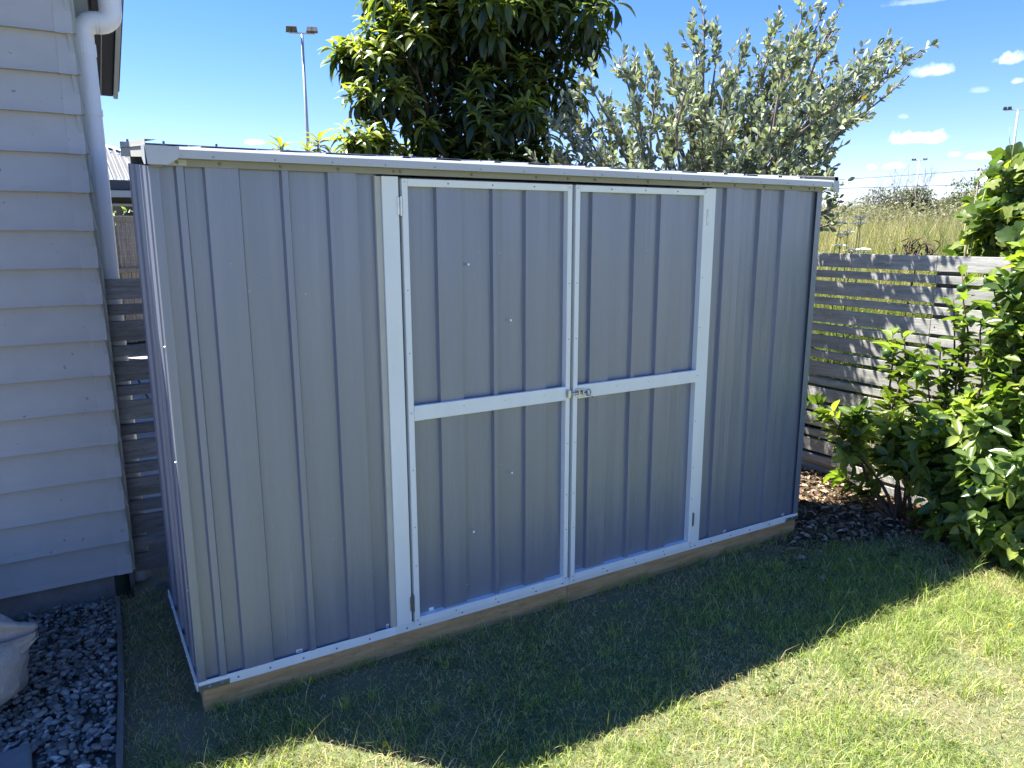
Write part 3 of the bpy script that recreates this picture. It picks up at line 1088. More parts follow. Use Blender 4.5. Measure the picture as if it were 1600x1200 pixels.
vs = []
for y in (0.95, 2.42):
    for x, dz in ((-4.6, 0), (0.075, 0), (0.075, 0.14), (-4.6, 0.14)):
        vs.append((x, y, rh(y) + dz))
mb = MB()
mb.add(vs, [(0, 1, 2, 3), (7, 6, 5, 4), (0, 4, 5, 1), (1, 5, 6, 2), (2, 6, 7, 3), (3, 7, 4, 0)])
mb.build('roof', M['soffit'], house)


def raked(name, x0, x1, dz0, dz1, mat, y0=0.95, y1=2.42):
    vs = []
    for y in (y0, y1):
        for x, dz in ((x0, dz0), (x1, dz0), (x1, dz1), (x0, dz1)):
            vs.append((x, y, rh(y) + dz))
    mb = MB()
    mb.add(vs, [(0, 1, 2, 3), (7, 6, 5, 4), (0, 4, 5, 1), (1, 5, 6, 2), (2, 6, 7, 3), (3, 7, 4, 0)])
    return mb.build(name, mat, house)


raked('barge_board', 0.0755, 0.098, -0.018, 0.15, M['gutter'])
raked('barge_flashing', 0.0985, 0.106, 0.0, 0.165, M['gutter_dark'], 0.95, 2.38)
raked('soffit_strip', 0.012, 0.016, -0.008, -0.001, M['gutter'])
raked('soffit_board', -0.03, 0.011, -0.006, -0.0005, M['soffit'])
raked('soffit_board', 0.017, 0.074, -0.006, -0.0005, M['soffit'])
MB().box(-4.6, 0.07, 0.93, 0.949, 2.85, 3.12).build('front_fascia', M['gutter'], house)
MB().box(HX - 0.016, HX + 0.019, HY + 0.014, HY + 0.05, 0.12, 2.95).build('corner_board', M['side_trim'], house, bevel=0.001)
MB().box(HX + 0.0195, HX + 0.082, HY + 0.27, 2.2, 2.40, 2.90).build('frieze_board', M['side_trim'], house)
# downpipe with its two bends
PR = 0.0445
px, py = -0.098, 1.26
PZ = 2.452
path = [(px, py, -0.02), (px, py, 0.8), (px, py, 1.6), (px, py, PZ - 0.03)]
for a in np.linspace(0, math.pi / 2, 9)[1:]:
    path.append((px + 0.056 * (1 - math.cos(a)), py, PZ + 0.056 * math.sin(a)))
for a in np.linspace(0, math.pi / 2, 9)[1:]:
    path.append((px + 0.064 + 0.052 * math.sin(a), py, PZ + 0.056 + 0.052 * (1 - math.cos(a))))
path += [(px + 0.116, py, 2.66), (px + 0.116, py, 2.84)]
dp = MB().tube(path, PR, 24).build('downpipe', M['pipe'], house, smooth=True)
for z0, z1, dr_ in ((2.372, 2.418, 0.0034), (2.13, 2.155, 0.0034), (0.9, 0.925, 0.0034)):
    MB().tube([(px, py, z0), (px, py, z1)], PR + dr_, 24).build('pipe_collar', M['pipe'], dp, smooth=False)
for x0, x1 in ((0.056, 0.058), (0.068, 0.070)):
    MB().tube([(px + x0, py, PZ + 0.056), (px + x1, py, PZ + 0.056)], PR + 0.0016, 24).build('pipe_joint', M['white'], dp)
MB().box(HX + 0.012, px - PR + 0.004, py - 0.018, py + 0.018, 2.13, 2.155).build('pipe_bracket', M['white'], dp, bevel=0.001)

# ------------------------------------------------------------------ small slat fence between house and shed
FY = 1.15
f1 = empty('slat_fence', (0.6, FY, 0), 'dark mossy horizontal slat fence in the gap between house and shed', 'fence')
zt = 1.440
wide = nar = None
i = 0
while zt > 0.06:
    if i % 2 == 0:
        h, th = 0.088, 0.02
    else:
        h, th = 0.045, 0.042
    z0 = zt - h
    cx, cz = 0.75, zt - h / 2
    rr = (0, random.uniform(-.003, .003), 0)
    if i % 2 == 0:
        if wide is None:
            wide = MB().box(-0.150, 1.65, FY, FY + th, z0, zt).build('slat', M['weathered_dark'], f1, bevel=0.0015)
        else:
            place('slat', wide.data, f1, (cx, FY + th / 2, cz), rr)
    else:
        if nar is None:
            nar = MB().box(-0.150, 1.65, FY, FY + th, z0, zt).build('slat', M['weathered_dark'], f1, bevel=0.0015)
        else:
            place('slat', nar.data, f1, (cx, FY + th / 2, cz), rr)
    zt -= h + 0.0245
    i += 1
MB().box(-0.150, -0.128, FY + 0.043, FY + 0.085, -0.05, 1.43).build('post', M['weathered_dark'], f1, bevel=0.002)
MB().box(1.2, 1.29, FY + 0.043, FY + 0.13, -0.05, 1.43).build('post', M['weathered_dark'], f1, bevel=0.002)
MB().box(-0.045, 0.34, FY - 0.085, FY - 0.060, -0.02, 0.032).build('ground_board', M['edging'], f1, bevel=0.002)

# ------------------------------------------------------------------ slat fence on the right
FX = 4.05
f2 = empty('slat_fence', (FX, 2.0, 0), 'weathered silver-grey horizontal slat fence right of the shed', 'fence')
zt = 1.498
i = 0
JY = -0.072                       # butt joint over a post
protos = {}
while zt > 0.04:
    h, th = (0.088, 0.02) if i % 2 == 0 else (0.045, 0.040)
    for k_, (a, b_) in enumerate(((-0.62 if i else -0.47, JY - 0.001), (JY + 0.001, 5.4))):
        key = (i % 2, k_) if i else ('top', k_)
        if key not in protos:
            if key == ('top', 0):
                mb = MB().prism([(a + 0.035, zt), (b_, zt), (b_, zt - h), (a, zt - h), (a, zt - 0.045)], 0, FX, FX + th)
                protos[key] = mb.build('slat', M['weathered'], f2, bevel=0.0015)
            else:
                protos[key] = MB().box(FX, FX + th, a, b_, zt - h, zt).build('slat', M['weathered'], f2, bevel=0.0015)
        else:
            place('slat', protos[key].data, f2, (FX + th / 2, (a + b_) / 2, zt - h / 2), (random.uniform(-.002, .002), 0, 0))
    zt -= h + 0.0235
    i += 1
for y in (-0.60, -0.10, 1.1, 2.4, 3.7, 5.2):
    MB().box(FX + 0.041, FX + 0.13, y - 0.045, y + 0.045, -0.1, 1.48).build('post', M['weathered_dark'], f2, bevel=0.002)
nail = s_dark
for zz in np.arange(0.15, 1.5, 0.157):
    for yy in (-0.10, 1.1):
        place('nail', nail, f2, (FX - 0.0004, yy + 0.01 * random.random(), float(zz)), (0, 0, R(-90)), (0.8, 0.8, 0.8))

# ------------------------------------------------------------------ neighbour seen through the gap
nf = empty('paling_fence', (0.6, 9.3, 0), 'old grey vertical paling fence with wire mesh seen past the downpipe', 'fence')
pal = None
for i in range(26):
    x = -1.2 + i * 0.135
    if pal is None:
        pal = MB().box(x, x + 0.128, 9.3, 9.318, 0.12, 1.82).build('paling', M['paling'], nf, bevel=0.002)
        px0 = x
    else:
        place('paling', pal.data, nf, WORLD[pal.name] + Vector((x - px0, random.uniform(-.003, .003), random.uniform(-.012, .012))))
MB().box(-1.25, 2.4, 9.27, 9.298, 1.79, 1.875).build('top_rail', M['paling'], nf, bevel=0.002)
MB().box(-1.25, 2.4, 9.25, 9.298, 1.10, 1.16).build('mid_rail', M['paling'], nf, bevel=0.002)
MB().box(-1.25, 2.4, 8.6, 8.68, 0.98, 1.03).build('bench_rail', M['pine'], nf, bevel=0.002)
mb = MB()
for i in range(40):
    x = -0.6 + i * 0.052
    mb.tube([(x, 9.24, 1.16), (x, 9.24, 1.78)], 0.0022, 3)
for i in range(8):
    mb.tube([(-0.6, 9.238, 1.16 + i * 0.085), (1.5, 9.238, 1.16 + i * 0.085)], 0.0022, 3)
mb.build('wire_mesh', M['galv'], nf)
# neighbour's house
nh = empty('neighbour_house', (0.8, 15, 0), 'low neighbouring house with pale corrugated roof behind the paling fence', 'house')
vs = [(-4, 13.6, 2.62), (1.15, 13.6, 2.62), (-2.6, 17.0, 3.75), (-0.2, 17.0, 3.55)]
# hip roof of real corrugations
mb = MB()
n = 52
row0, row1 = [], []
for i in range(n * 4 + 1):
    x = -4 + (2.55 + 4) * i / (n * 4)
    d = 0.05 * (1 if i % 4 in (0, 1) else -1)
    topf = 3.6 if x < 0.25 else max(0.05, 3.6 * (1 - (x - 0.25) / 2.3))
    row0.append((x, 13.6, 2.62 + d))
    row1.append((x, 13.6 + topf, 2.62 + topf * 0.30 + d))
vs = row0 + row1
k = len(row0)
mb.add(vs, [(i, i + 1, k + i + 1, k + i) for i in range(k - 1)])
mb.build('roof', M['roofgrey'], nh)
hipl = [(0.25, 17.2, 3.72), (2.56, 13.62, 2.68)]
MB().tube(hipl, 0.05, 8).build('hip_cap', M['galv'], nh)
MB().box(-4.0, 2.6, 13.50, 13.60, 2.44, 2.615).build('fascia', M['darkwall'], nh)
MB().box(-4.0, 2.6, 13.42, 13.498, 2.30, 2.42).build('gutter', M['galv'], nh)
MB().box(-3.6, 2.2, 14.0, 14.4, 0, 2.5).build('wall', M['darkwall'], nh)
wn = MB().box(-0.2, 1.6, 13.94, 13.998, 1.2, 2.15).build('window', M['glass'], nh)
MB().box(-0.25, 1.65, 13.92, 13.939, 2.151, 2.20).build('window_frame', M['galv'], wn)

# ------------------------------------------------------------------ edging, paver
MB_e = MB()
ed = [(-0.213, 1.06), (-0.222, 0.7), (-0.245, 0.25), (-0.275, -0.15), (-0.33, -1.5), (-0.42, -3.5)]
vs, fs = [], []
for x, y in ed:
    for dx, z in ((-0.010, -0.05), (0.010, -0.05), (0.010, 0.022), (-0.010, 0.022)):
        vs.append((x + dx, y, z + 0.002 * math.sin(y * 4)))
for i in range(len(ed) - 1):
    for j in range(4):
        a, b_ = i * 4 + j, i * 4 + (j + 1) % 4
        fs.append((a, b_, b_ + 4, a + 4))
fs += [(0, 1, 2, 3), tuple(len(vs) - 4 + i for i in (3, 2, 1, 0))]
MB_e.add(vs, fs)
e = MB_e.build('garden_edging', M['edging'])
tag(e, 'thin weathered timber edging strip between dark pebbles and lawn', 'edging')
p = MB().box(-1.05, -0.50, -0.55, 0.055, -0.02, 0.030).build('concrete_paver', M['concrete'], bevel=0.006)
p.rotation_euler = (0, 0, R(3))
tag(p, 'square concrete paver set in the dark pebbles, bottom left', 'paver')

# ------------------------------------------------------------------ pebbles
def ico(sub=1):
    bm = bmesh.new()
    bmesh.ops.create_icosphere(bm, subdivisions=sub, radius=1.0)
    V = np.array([v.co[:] for v in bm.verts])
    F = np.array([[v.index for v in f.verts] for f in bm.faces])
    bm.free()
    return V, F


icoV, icoF = ico(2)
ico1V, ico1F = ico(1)


def edge_x(y):
    return np.interp(y, [p_[1] for p_ in ed][::-1], [p_[0] for p_ in ed][::-1])


NP = 11500
P = np.stack([rng.uniform(-1.5, -0.2, NP), rng.uniform(-1.2, 1.08, NP), np.zeros(NP)], 1)
keep = (P[:, 0] < edge_x(P[:, 1]) - 0.016) & ~((P[:, 0] < -0.49) & (P[:, 1] < 0.05) & (P[:, 1] > -0.57))
P = P[keep]
NP = len(P)
big = rng.random(NP) ** 2
sz = 0.0055 + 0.0115 * big
P[:, 2] = rng.uniform(-0.006, 0.020, NP)
dirs = norm(rng.normal(0, 1, (NP, 3)) * np.array([1, 1, 0.25]))
fr = frames(dirs, norm(np.array([0, 0, 1.0]) + rng.normal(0, 0.35, (NP, 3))))
scl = np.stack([sz * rng.uniform(.75, 1.0, NP), sz * rng.uniform(1.0, 1.55, NP), sz * rng.uniform(.42, .72, NP)], 1)
tint = pick([(0.20, 0.185, 0.16), (0.27, 0.25, 0.215), (0.35, 0.325, 0.28), (0.14, 0.13, 0.115)], NP, 0.2)
lt = rng.random(NP) < 0.012
tint[lt] = (0.25, 0.25, 0.24)
icoVb, icoFb = icoV, icoF
lump = 1 + 0.07 * np.sin(icoV[:, :1] * 3.1 + 1) + 0.06 * np.sin(icoV[:, 1:2] * 4.3) + 0.05 * np.sin(icoV[:, 2:3] * 5)
V, F, T = scatter(icoV * lump, icoF, P, fr, scl, tint)
o = np_mesh('pebbles', V, F, M['stone'], tint=T, smooth=True)
tag(o, 'dark grey river pebbles beside the house wall', kind='stuff')

# ------------------------------------------------------------------ grass
def vnoise(x, y, s, seed=0):
    """cheap smooth value noise"""
    r = np.random.default_rng(seed)
    tab = r.random((64, 64))
    u, v = x * s + 100, y * s + 100
    iu, iv = np.floor(u).astype(int), np.floor(v).astype(int)
    fu, fv = u - iu, v - iv
    fu, fv = fu * fu * (3 - 2 * fu), fv * fv * (3 - 2 * fv)
    g_ = lambda a, b_: tab[a % 64, b_ % 64]
    return (g_(iu, iv) * (1 - fu) + g_(iu + 1, iv) * fu) * (1 - fv) + (g_(iu, iv + 1) * (1 - fu) + g_(iu + 1, iv + 1) * fu) * fv


def blades(name, x, y, z, hgt, wid, lean, cols, mat, label, segs=2):
    """curved tapering blades, 2 quads + tip triangle written as quads"""
    n = len(x)
    a = rng.uniform(0, 2 * math.pi, n)
    la = rng.uniform(0, 2 * math.pi, n)
    sx, sy = np.cos(a) * wid / 2, np.sin(a) * wid / 2
    V = np.zeros((n, (segs + 1) * 2, 3))
    for s in range(segs + 1):
        tt = s / segs
        off = lean * hgt * tt ** 1.7
        cx = x + np.cos(la) * off
        cy = y + np.sin(la) * off
        cz = z + hgt * tt * np.sqrt(np.clip(1 - (lean * tt) ** 2 * 0.6, 0.1, 1))
        w = (1 - tt) ** 0.6 if s < segs else 0.12
        for q, sg in ((0, -1), (1, 1)):
            V[:, s * 2 + q, 0] = cx + sg * sx * w
            V[:, s * 2 + q, 1] = cy + sg * sy * w
            V[:, s * 2 + q, 2] = cz
    k = (segs + 1) * 2
    tf = np.array([(2 * s, 2 * s + 1, 2 * s + 3, 2 * s + 2) for s in range(segs)])
    F = (tf[None] + (np.arange(n) * k)[:, None, None]).reshape(-1, 4)
    T = np.repeat(cols[:, None, :], k, 1).reshape(-1, 3)
    o = np_mesh(name, V.reshape(-1, 3), F, mat, tint=T)
    return tag(o, label, kind='stuff')


def in_mulch(x, y):
    return ((x - 3.78) / 1.1) ** 2 + ((y - 0.55) / 0.93) ** 2 < 1


NG = 230000
x = rng.uniform(-0.34, 4.1, NG)
y = -2.1 + 3.2 * rng.random(NG)
dcam = np.hypot(x - CAM[0], y - CAM[1])
pxx, pyy, pz = to_px(np.stack([x, y, np.zeros(NG)], 1))
vis = (pz > 0.3) & (pxx > -220) & (pxx < 1850) & (pyy < 1400)
ins = (x > -0.03) & (x < SW + 0.03) & (y > -0.03)
keep = vis & ~ins & (x > edge_x(y) + 0.012)
md = in_mulch(x, y)
keep &= ~(md & (rng.random(NG) < 0.96))
dry = vnoise(x, y, 2.3, 3) * 0.6 + vnoise(x, y, 7.0, 4) * 0.4
# worn strip beside the shed and under the house edge
worn = np.exp(-((y + 0.12) / 0.22) ** 2) * (x > -0.1) * vnoise(x, y, 3.5, 8)
dry = dry + 0.42 * worn + 0.42 * ((x < 0) & (y > -0.25)) * (0.4 + vnoise(x, y, 6, 9)) + 0.07
keep &= rng.random(NG) < np.clip(1.45 - dry * 1.1, 0.22, 1)
x, y, dry = x[keep], y[keep], dry[keep]
n = len(x)
lush = vnoise(x, y, 1.7, 21)
hh = (0.014 + 0.028 * rng.random(n) ** 1.6) * (0.75 + 0.9 * lush) * (1.15 - 0.45 * dry)
tall = rng.random(n) < 0.012
hh[tall] *= 2.4
hh *= 1 + 0.8 * np.exp(-(((x - 3.0) / .5) ** 2 + ((y + 0.95) / .35) ** 2))
ww = rng.uniform(0.0018, 0.0038, n)
lean = rng.uniform(0.35, 1.25, n)
green = pick([(0.25, 0.33, 0.10), (0.33, 0.40, 0.13), (0.46, 0.50, 0.20), (0.16, 0.23, 0.07)], n, 0.28)
straw = pick([(0.46, 0.39, 0.23), (0.60, 0.53, 0.36), (0.30, 0.25, 0.14)], n, 0.2)
ps = np.clip((dry - 0.45) * 2.0, 0.06, 0.85)
isd = (rng.random(n) < ps)
cols = np.where(isd[:, None], straw, green)
lean[isd] = np.clip(lean[isd] * 1.4, 0, 1.25)
soil_worn = dry
blades('grass', x, y, np.zeros(n), hh, ww, lean, cols, M['grass'], 'short mown grass of the lawn, green with straw-coloured patches')
print('grass blades', n)
# clippings lying on lawn and pebbles
n = 4200
x = rng.uniform(-0.75, 0.35, n)
y = rng.uniform(-0.6, 1.05, n)
k_ = ~((x > -0.03) & (y > -0.05))
x, y = x[k_], y[k_]
pr_ = np.where(x < -0.22, np.clip((y + 0.25) / 1.2, 0.05, 1) ** 1.3, 0.5)
k_ = rng.random(len(x)) < pr_
x, y = x[k_], y[k_]
n = len(x)
blades('grass_clippings', x, y, np.where(x < -0.22, rng.uniform(0.024, 0.040, n), rng.uniform(0.012, 0.026, n)), rng.uniform(0.02, 0.07, n), rng.uniform(0.0012, 0.0028, n), np.full(n, 1.27),
       pick([(0.20, 0.18, 0.11), (0.12, 0.13, 0.06), (0.28, 0.25, 0.17)], n, 0.2), M['grass'], 'dry grass clippings scattered over pebbles and lawn edge', 3)
# long lank seed stalks
n = 150
x = rng.uniform(0.1, 3.6, n)
y = rng.uniform(-1.7, -0.15, n)
blades('grass_stalks', x, y, np.zeros(n), rng.uniform(0.07, 0.2, n), np.full(n, 0.0022), rng.uniform(0.2, 1.0, n),
       pick([(0.24, 0.24, 0.11), (0.16, 0.20, 0.07)], n), M['grass'], 'long thin seed stalks standing out of the lawn', 5)
# longer tufts the mower missed
tx, ty, th_ = [], [], []
spots_ = [(rng.uniform(2.3, 3.5), rng.uniform(-1.35, -0.72), rng.uniform(.07, .13)) for _ in range(34)]
spots_ += [(rng.uniform(0.1, 3.2), rng.uniform(-1.75, -0.1), rng.uniform(.045, .075)) for _ in range(60)]
spots_ += [(float(q), -0.03 - .02 * random.random(), random.uniform(.03, .06)) for q in np.arange(.05, 3.0, .045) if random.random() < .55]
for cx_, cy_, hh_ in spots_:
    k2_ = int(rng.integers(14, 34))
    tx.append(cx_ + rng.normal(0, .018, k2_))
    ty.append(cy_ + rng.normal(0, .014, k2_) * (1 if cy_ < -.06 else .3))
    th_.append(hh_ * rng.uniform(.55, 1.15, k2_))
tx, ty, th_ = np.concatenate(tx), np.concatenate(ty), np.concatenate(th_)
k_ = ty < -0.02
tx, ty, th_ = tx[k_], ty[k_], th_[k_]
n = len(tx)
blades('grass_tufts', tx, ty, np.zeros(n), th_, rng.uniform(.002, .0042, n), rng.uniform(.15, 1.0, n),
       pick([(0.25, 0.34, 0.10), (0.33, 0.42, 0.13), (0.18, 0.27, 0.08), (0.42, 0.42, 0.2)], n, .2), M['grass'], 'longer tufts of grass scattered over the lawn and along the base board', 4)
# clover-like ground weeds
tv, tf = leaf_template(2, 0.75, 0.15, 0.1, 0.6)
n = 2600
c = np.stack([rng.uniform(0.0, 4.0, n), rng.uniform(-1.9, -0.05, n), rng.uniform(0.008, 0.03, n)], 1)
k_ = vnoise(c[:, 0], c[:, 1], 2.6, 31) > 0.48
c = c[k_]
pos = np.repeat(c, 3, 0)
a = rng.uniform(0, 6.28, len(pos))
dirs = np.stack([np.cos(a), np.sin(a), rng.uniform(-.1, .4, len(pos))], 1)
V, F, T = scatter(tv, tf, pos, frames(dirs, np.tile([0, 0, 1.0], (len(pos), 1))), rng.uniform(0.007, 0.016, len(pos)),
                  pick([(0.07, 0.12, 0.035), (0.10, 0.15, 0.05), (0.05, 0.09, 0.03)], len(pos)))
o = np_mesh('clover', V, F, M['grass'], tint=T, smooth=True)
tag(o, 'low clover leaves growing through the lawn', kind='stuff')

# leaf litter
tv, tf = leaf_template(3, 0.42, 0.3, 0.25, 0.45)
n = 7500
x = rng.uniform(2.7, 4.04, n)
y = rng.uniform(-0.75, 1.5, n)
k_ = in_mulch(x, y) & ~((x < SW + .02) & (y > -0.02)) | ((rng.random(n) < 0.05) & ~((x < SW + .02) & (y > -0.02)))
x, y = x[k_], y[k_]
n = len(x)
pos = np.stack([x, y, rng.uniform(0.006, 0.03, n)], 1)
a = rng.uniform(0, 6.28, n)
dirs = np.stack([np.cos(a), np.sin(a), rng.uniform(-.25, .3, n)], 1)
ups = norm(np.array([0, 0, 1.0]) + rng.normal(0, 0.45, (n, 3)))
V, F, T = scatter(tv, tf, pos, frames(dirs, ups), rng.uniform(0.018, 0.062, n),
                  pick([(0.14, 0.09, 0.055), (0.21, 0.145, 0.09), (0.30, 0.22, 0.15), (0.09, 0.06, 0.04), (0.38, 0.30, 0.21)], n, 0.2))
o = np_mesh('leaf_litter', V, F, M['dry'], tint=T, smooth=True)
tag(o, 'brown fallen leaves and bark covering the soil by the fence', kind='stuff')


def single_leaf(x, y, L, ang, col, label, z=0.045):
    tv, tf = leaf_template(6, 0.42, 0.1, 0.3, 0.45)
    fr = frames(np.array([[math.cos(ang), math.sin(ang), 0.1]]), np.array([[0.1, 0.2, 1.0]]))
    V, F, T = scatter(tv, tf, np.zeros((1, 3)), fr, np.array([L]), np.array([col]))
    o = np_mesh('fallen_leaf', V, F, M['dry'], tint=T, smooth=True)
    o.location = (x, y, z)
    return tag(o, label, 'leaf')


single_leaf(2.74, -0.21, 0.10, -0.3, (0.25, 0.20, 0.11), 'large tan curled leaf lying on the grass near the shed corner')
single_leaf(2.62, -0.52, 0.05, 0.6, (0.33, 0.30, 0.2), 'small pale leaf lying on the shaded lawn beyond the tan one')


def dandelion(x, y, h, label, r_=0.011, lean=(0.01, 0)):
    root = empty('dandelion', (x, y, 0), label, 'flower', 'yellow dandelion flowers in the lawn')
    top = Vector((x + lean[0], y + lean[1], h))
    MB().tube([(x, y, 0), (x + lean[0] * .4, y + lean[1] * .4, h * .6), tuple(top)], 0.0014, 6).build('stem', M['stalk'], root)
    tv, tf = leaf_template(2, 0.32, 0.15, 0.1, 0.6)
    n = 40
    a = np.arange(n) * 2.4
    el = np.linspace(0.05, 1.2, n)
    dirs = np.stack([np.cos(a) * np.cos(el), np.sin(a) * np.cos(el), np.sin(el)], 1)
    V, F, T = scatter(tv, tf, np.tile(np.array(top), (n, 1)), frames(dirs, np.tile([0.01, 0.02, 1.0], (n, 1))), np.full(n, r_), pick([(0.75, 0.55, 0.02), (0.8, 0.62, 0.04)], n, .05))
    np_mesh('flower_head', V, F, M['petal'], root, T, True)


dandelion(2.95, -0.66, 0.085, 'yellow dandelion at the shadow edge below the citrus bush')
dandelion(0.449, -0.53, 0.03, 'yellow dandelion in the sunlit patch at the bottom of the lawn')
dandelion(2.95, -1.17, 0.03, 'yellow dandelion in the sunny grass at the lower right')
dandelion(0.30, -0.17, 0.10, 'closed yellow dandelion on a bent stalk by the base board', 0.007, (0.03, 0.01))

# ------------------------------------------------------------------ woven sack
sack = empty('woven_sack', (-0.86, 0.42, 0), 'full off-white woven plastic sack with blue stripes standing on the pebbles', 'sack')
nu, nv = 72, 40
V = np.zeros((nv, nu, 3))
T = np.ones((nv, nu, 3))
for j in range(nv):
    tt = j / (nv - 1)
    for i in range(nu):
        a = 2 * math.pi * i / nu
        if tt < 0.8:
            q = tt / 0.8
            r_ = 0.28 * (0.80 + 0.38 * math.sin(math.pi * (0.12 + 0.80 * q)) - 0.50 * max(0, q - 0.62) ** 1.2 * 1.8)
            z = 0.40 * q
        else:
            q = (tt - 0.8) / 0.2
            r_ = 0.115 + 0.02 * q
            z = 0.40 + 0.05 * q
        f1_ = 0.012 * math.sin(19 * a - tt * 16) * math.sin(2 * a + 9 * tt) + 0.022 * math.sin(3 * a + tt * 5) + 0.014 * math.sin(7 * a - tt * 9 + 1) + 0.009 * math.sin(13 * a + tt * 7)
        fold = f1_ * (0.7 + 1.3 * max(0, tt - 0.5))
        sag = 0.012 * math.sin(a * 2 + 11 * tt) + 0.008 * math.sin(a * 5 + 23 * tt)
        rr_ = r_ + fold + sag
        V[j, i] = (-0.86 + rr_ * math.cos(a) * 1.0, 0.42 + rr_ * math.sin(a) * 0.85, z)
        if (i % 18) in (6, 7):
            T[j, i] = (0.22, 0.33, 0.75)
# a pulled corner of the sack's mouth that points to the right
idx = lambda j, i: j * nu + i % nu
F = [(idx(j, i), idx(j, i + 1), idx(j + 1, i + 1), idx(j + 1, i)) for j in range(nv - 1) for i in range(nu)]
o = np_mesh('sack_body', V.reshape(-1, 3), np.array(F), M['sack'], sack, T.reshape(-1, 3), True)
# the gathered corner flap
nf_, mf = 14, 10
V, T, F = [], [], []
for i in range(nf_ + 1):
    tt = i / nf_
    for j in range(mf + 1):
        s = j / mf - 0.5
        x = -0.66 + 0.185 * tt
        w = 0.30 * (1 - 0.86 * tt)
        z = 0.26 - 0.02 * tt + 0.03 * tt * tt + s * w * 1.0
        y = 0.30 + 0.06 * tt + 0.016 * math.sin(s * 22 + tt * 3) * (1 - tt * .3)
        V.append((x, y, z))
        T.append((0.22, 0.33, 0.75) if j == 6 else (1, 1, 1))
for i in range(nf_):
    for j in range(mf):
        a = i * (mf + 1) + j
        F.append((a, a + 1, a + mf + 2, a + mf + 1))
o = np_mesh('sack_flap', np.array(V), np.array(F), M['sack'], sack, np.array(T), True)
mdf = o.modifiers.new('thick', 'SOLIDIFY')
mdf.thickness = 0.004

# ------------------------------------------------------------------ trees and shrubs
def sph(n):
    return norm(rng.normal(0, 1, (n, 3)))


# --- big-leaved dark tree behind the shed
LOQ = [(2.88, 3.30, 3.16, 0.80), (2.25, 3.26, 2.97, 0.42), (2.01, 3.22, 2.68, 0.27), (3.36, 2.92, 3.29, 0.50), (2.78, 3.10, 2.47, 0.60), (3.30, 2.94, 2.75, 0.34),
       (1.83, 3.12, 2.30, 0.20), (3.07, 3.47, 3.88, 0.75), (2.60, 3.27, 3.37, 0.58), (1.81, 3.41, 3.00, 0.12), (2.50, 3.20, 2.06, 0.42), (3.02, 2.92, 2.02, 0.44), (2.7, 3.1, 1.7, 0.6)]
lt = empty('broadleaf_tree', (2.75, 3.25, 0), 'dense dark tree with long glossy drooping leaves and lime young shoots behind the shed', 'tree')
tv, tf = leaf_template(5, 0.27, 0.55, 0.22, 0.52)
rc, ro, rw = [], [], []
B = np.array(LOQ)
for (cx, cy, cz, r_) in LOQ:
    m_ = int(250 * r_ ** 2) + 9
    d = sph(m_)
    d[:, 2] = np.abs(d[:, 2]) * 0.9 - 0.25 * rng.random(m_)
    d = norm(d)
    rad = r_ * (rng.uniform(0.80, 1.06, m_) + 0.22 * (rng.random(m_) < 0.16))
    p_ = np.array([cx, cy, cz]) + d * rad[:, None]
    # drop those buried in another blob
    inside = np.zeros(m_, bool)
    for b2 in LOQ:
        inside |= (np.linalg.norm(p_ - np.array(b2[:3]), axis=1) < b2[3] * 0.74)
    rc.append(p_[~inside])
    ro.append(d[~inside])
rc = np.concatenate(rc)
ro = np.concatenate(ro)
ncr = len(rc)
per = 13
pos = np.repeat(rc, per, 0)
out = np.repeat(ro, per, 0)
kk = np.tile(np.arange(per), ncr)
age = kk / (per - 1)                        # 0 young and upright, 1 old and hanging
a = kk * 2.4 + np.repeat(rng.uniform(0, 6.28, ncr), per)
axis = norm(out * 0.5 + np.array([0, 0, 1.0]))
t1 = norm(np.cross(axis, np.array([0.3, 0.9, 0.1])))
t2 = np.cross(axis, t1)
rad_ = t1 * np.cos(a)[:, None] + t2 * np.sin(a)[:, None]
elev = 1.15 - 1.75 * age + rng.normal(0, 0.15, len(pos))
dirs = norm(rad_ * np.cos(elev)[:, None] + axis * np.sin(elev)[:, None])
pos = pos - axis * (age * 0.10)[:, None] + rng.normal(0, 0.008, pos.shape)
ups = axis + rng.normal(0, 0.15, pos.shape)
lens = rng.uniform(0.11, 0.185, len(pos)) * (0.75 + 0.45 * np.minimum(1, age * 2))
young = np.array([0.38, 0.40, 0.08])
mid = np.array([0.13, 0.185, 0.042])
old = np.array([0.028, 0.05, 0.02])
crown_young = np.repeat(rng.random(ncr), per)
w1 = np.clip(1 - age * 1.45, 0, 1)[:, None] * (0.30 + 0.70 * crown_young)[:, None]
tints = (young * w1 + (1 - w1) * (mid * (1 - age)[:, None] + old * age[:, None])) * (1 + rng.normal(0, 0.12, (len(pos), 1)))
# inner hanging leaves: fill to block light, crown's inner shade put into their tint
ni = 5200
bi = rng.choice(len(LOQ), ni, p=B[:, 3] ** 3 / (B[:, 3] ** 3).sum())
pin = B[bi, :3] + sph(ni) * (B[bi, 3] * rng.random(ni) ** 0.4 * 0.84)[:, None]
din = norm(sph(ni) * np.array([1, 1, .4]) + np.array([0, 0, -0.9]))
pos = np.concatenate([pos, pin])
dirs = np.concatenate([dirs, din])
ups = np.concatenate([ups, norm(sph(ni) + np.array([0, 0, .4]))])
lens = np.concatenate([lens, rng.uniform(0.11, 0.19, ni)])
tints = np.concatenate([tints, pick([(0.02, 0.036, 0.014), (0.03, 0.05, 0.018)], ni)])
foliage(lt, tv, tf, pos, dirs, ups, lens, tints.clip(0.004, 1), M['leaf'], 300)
mb = MB()
base = (2.75, 3.25, -0.05)
mb.tube(bez(base, (2.8, 3.3, 1.2), 5, wob=.02, lift=0), [.11, .10, .09, .085, .08, .075], 10)
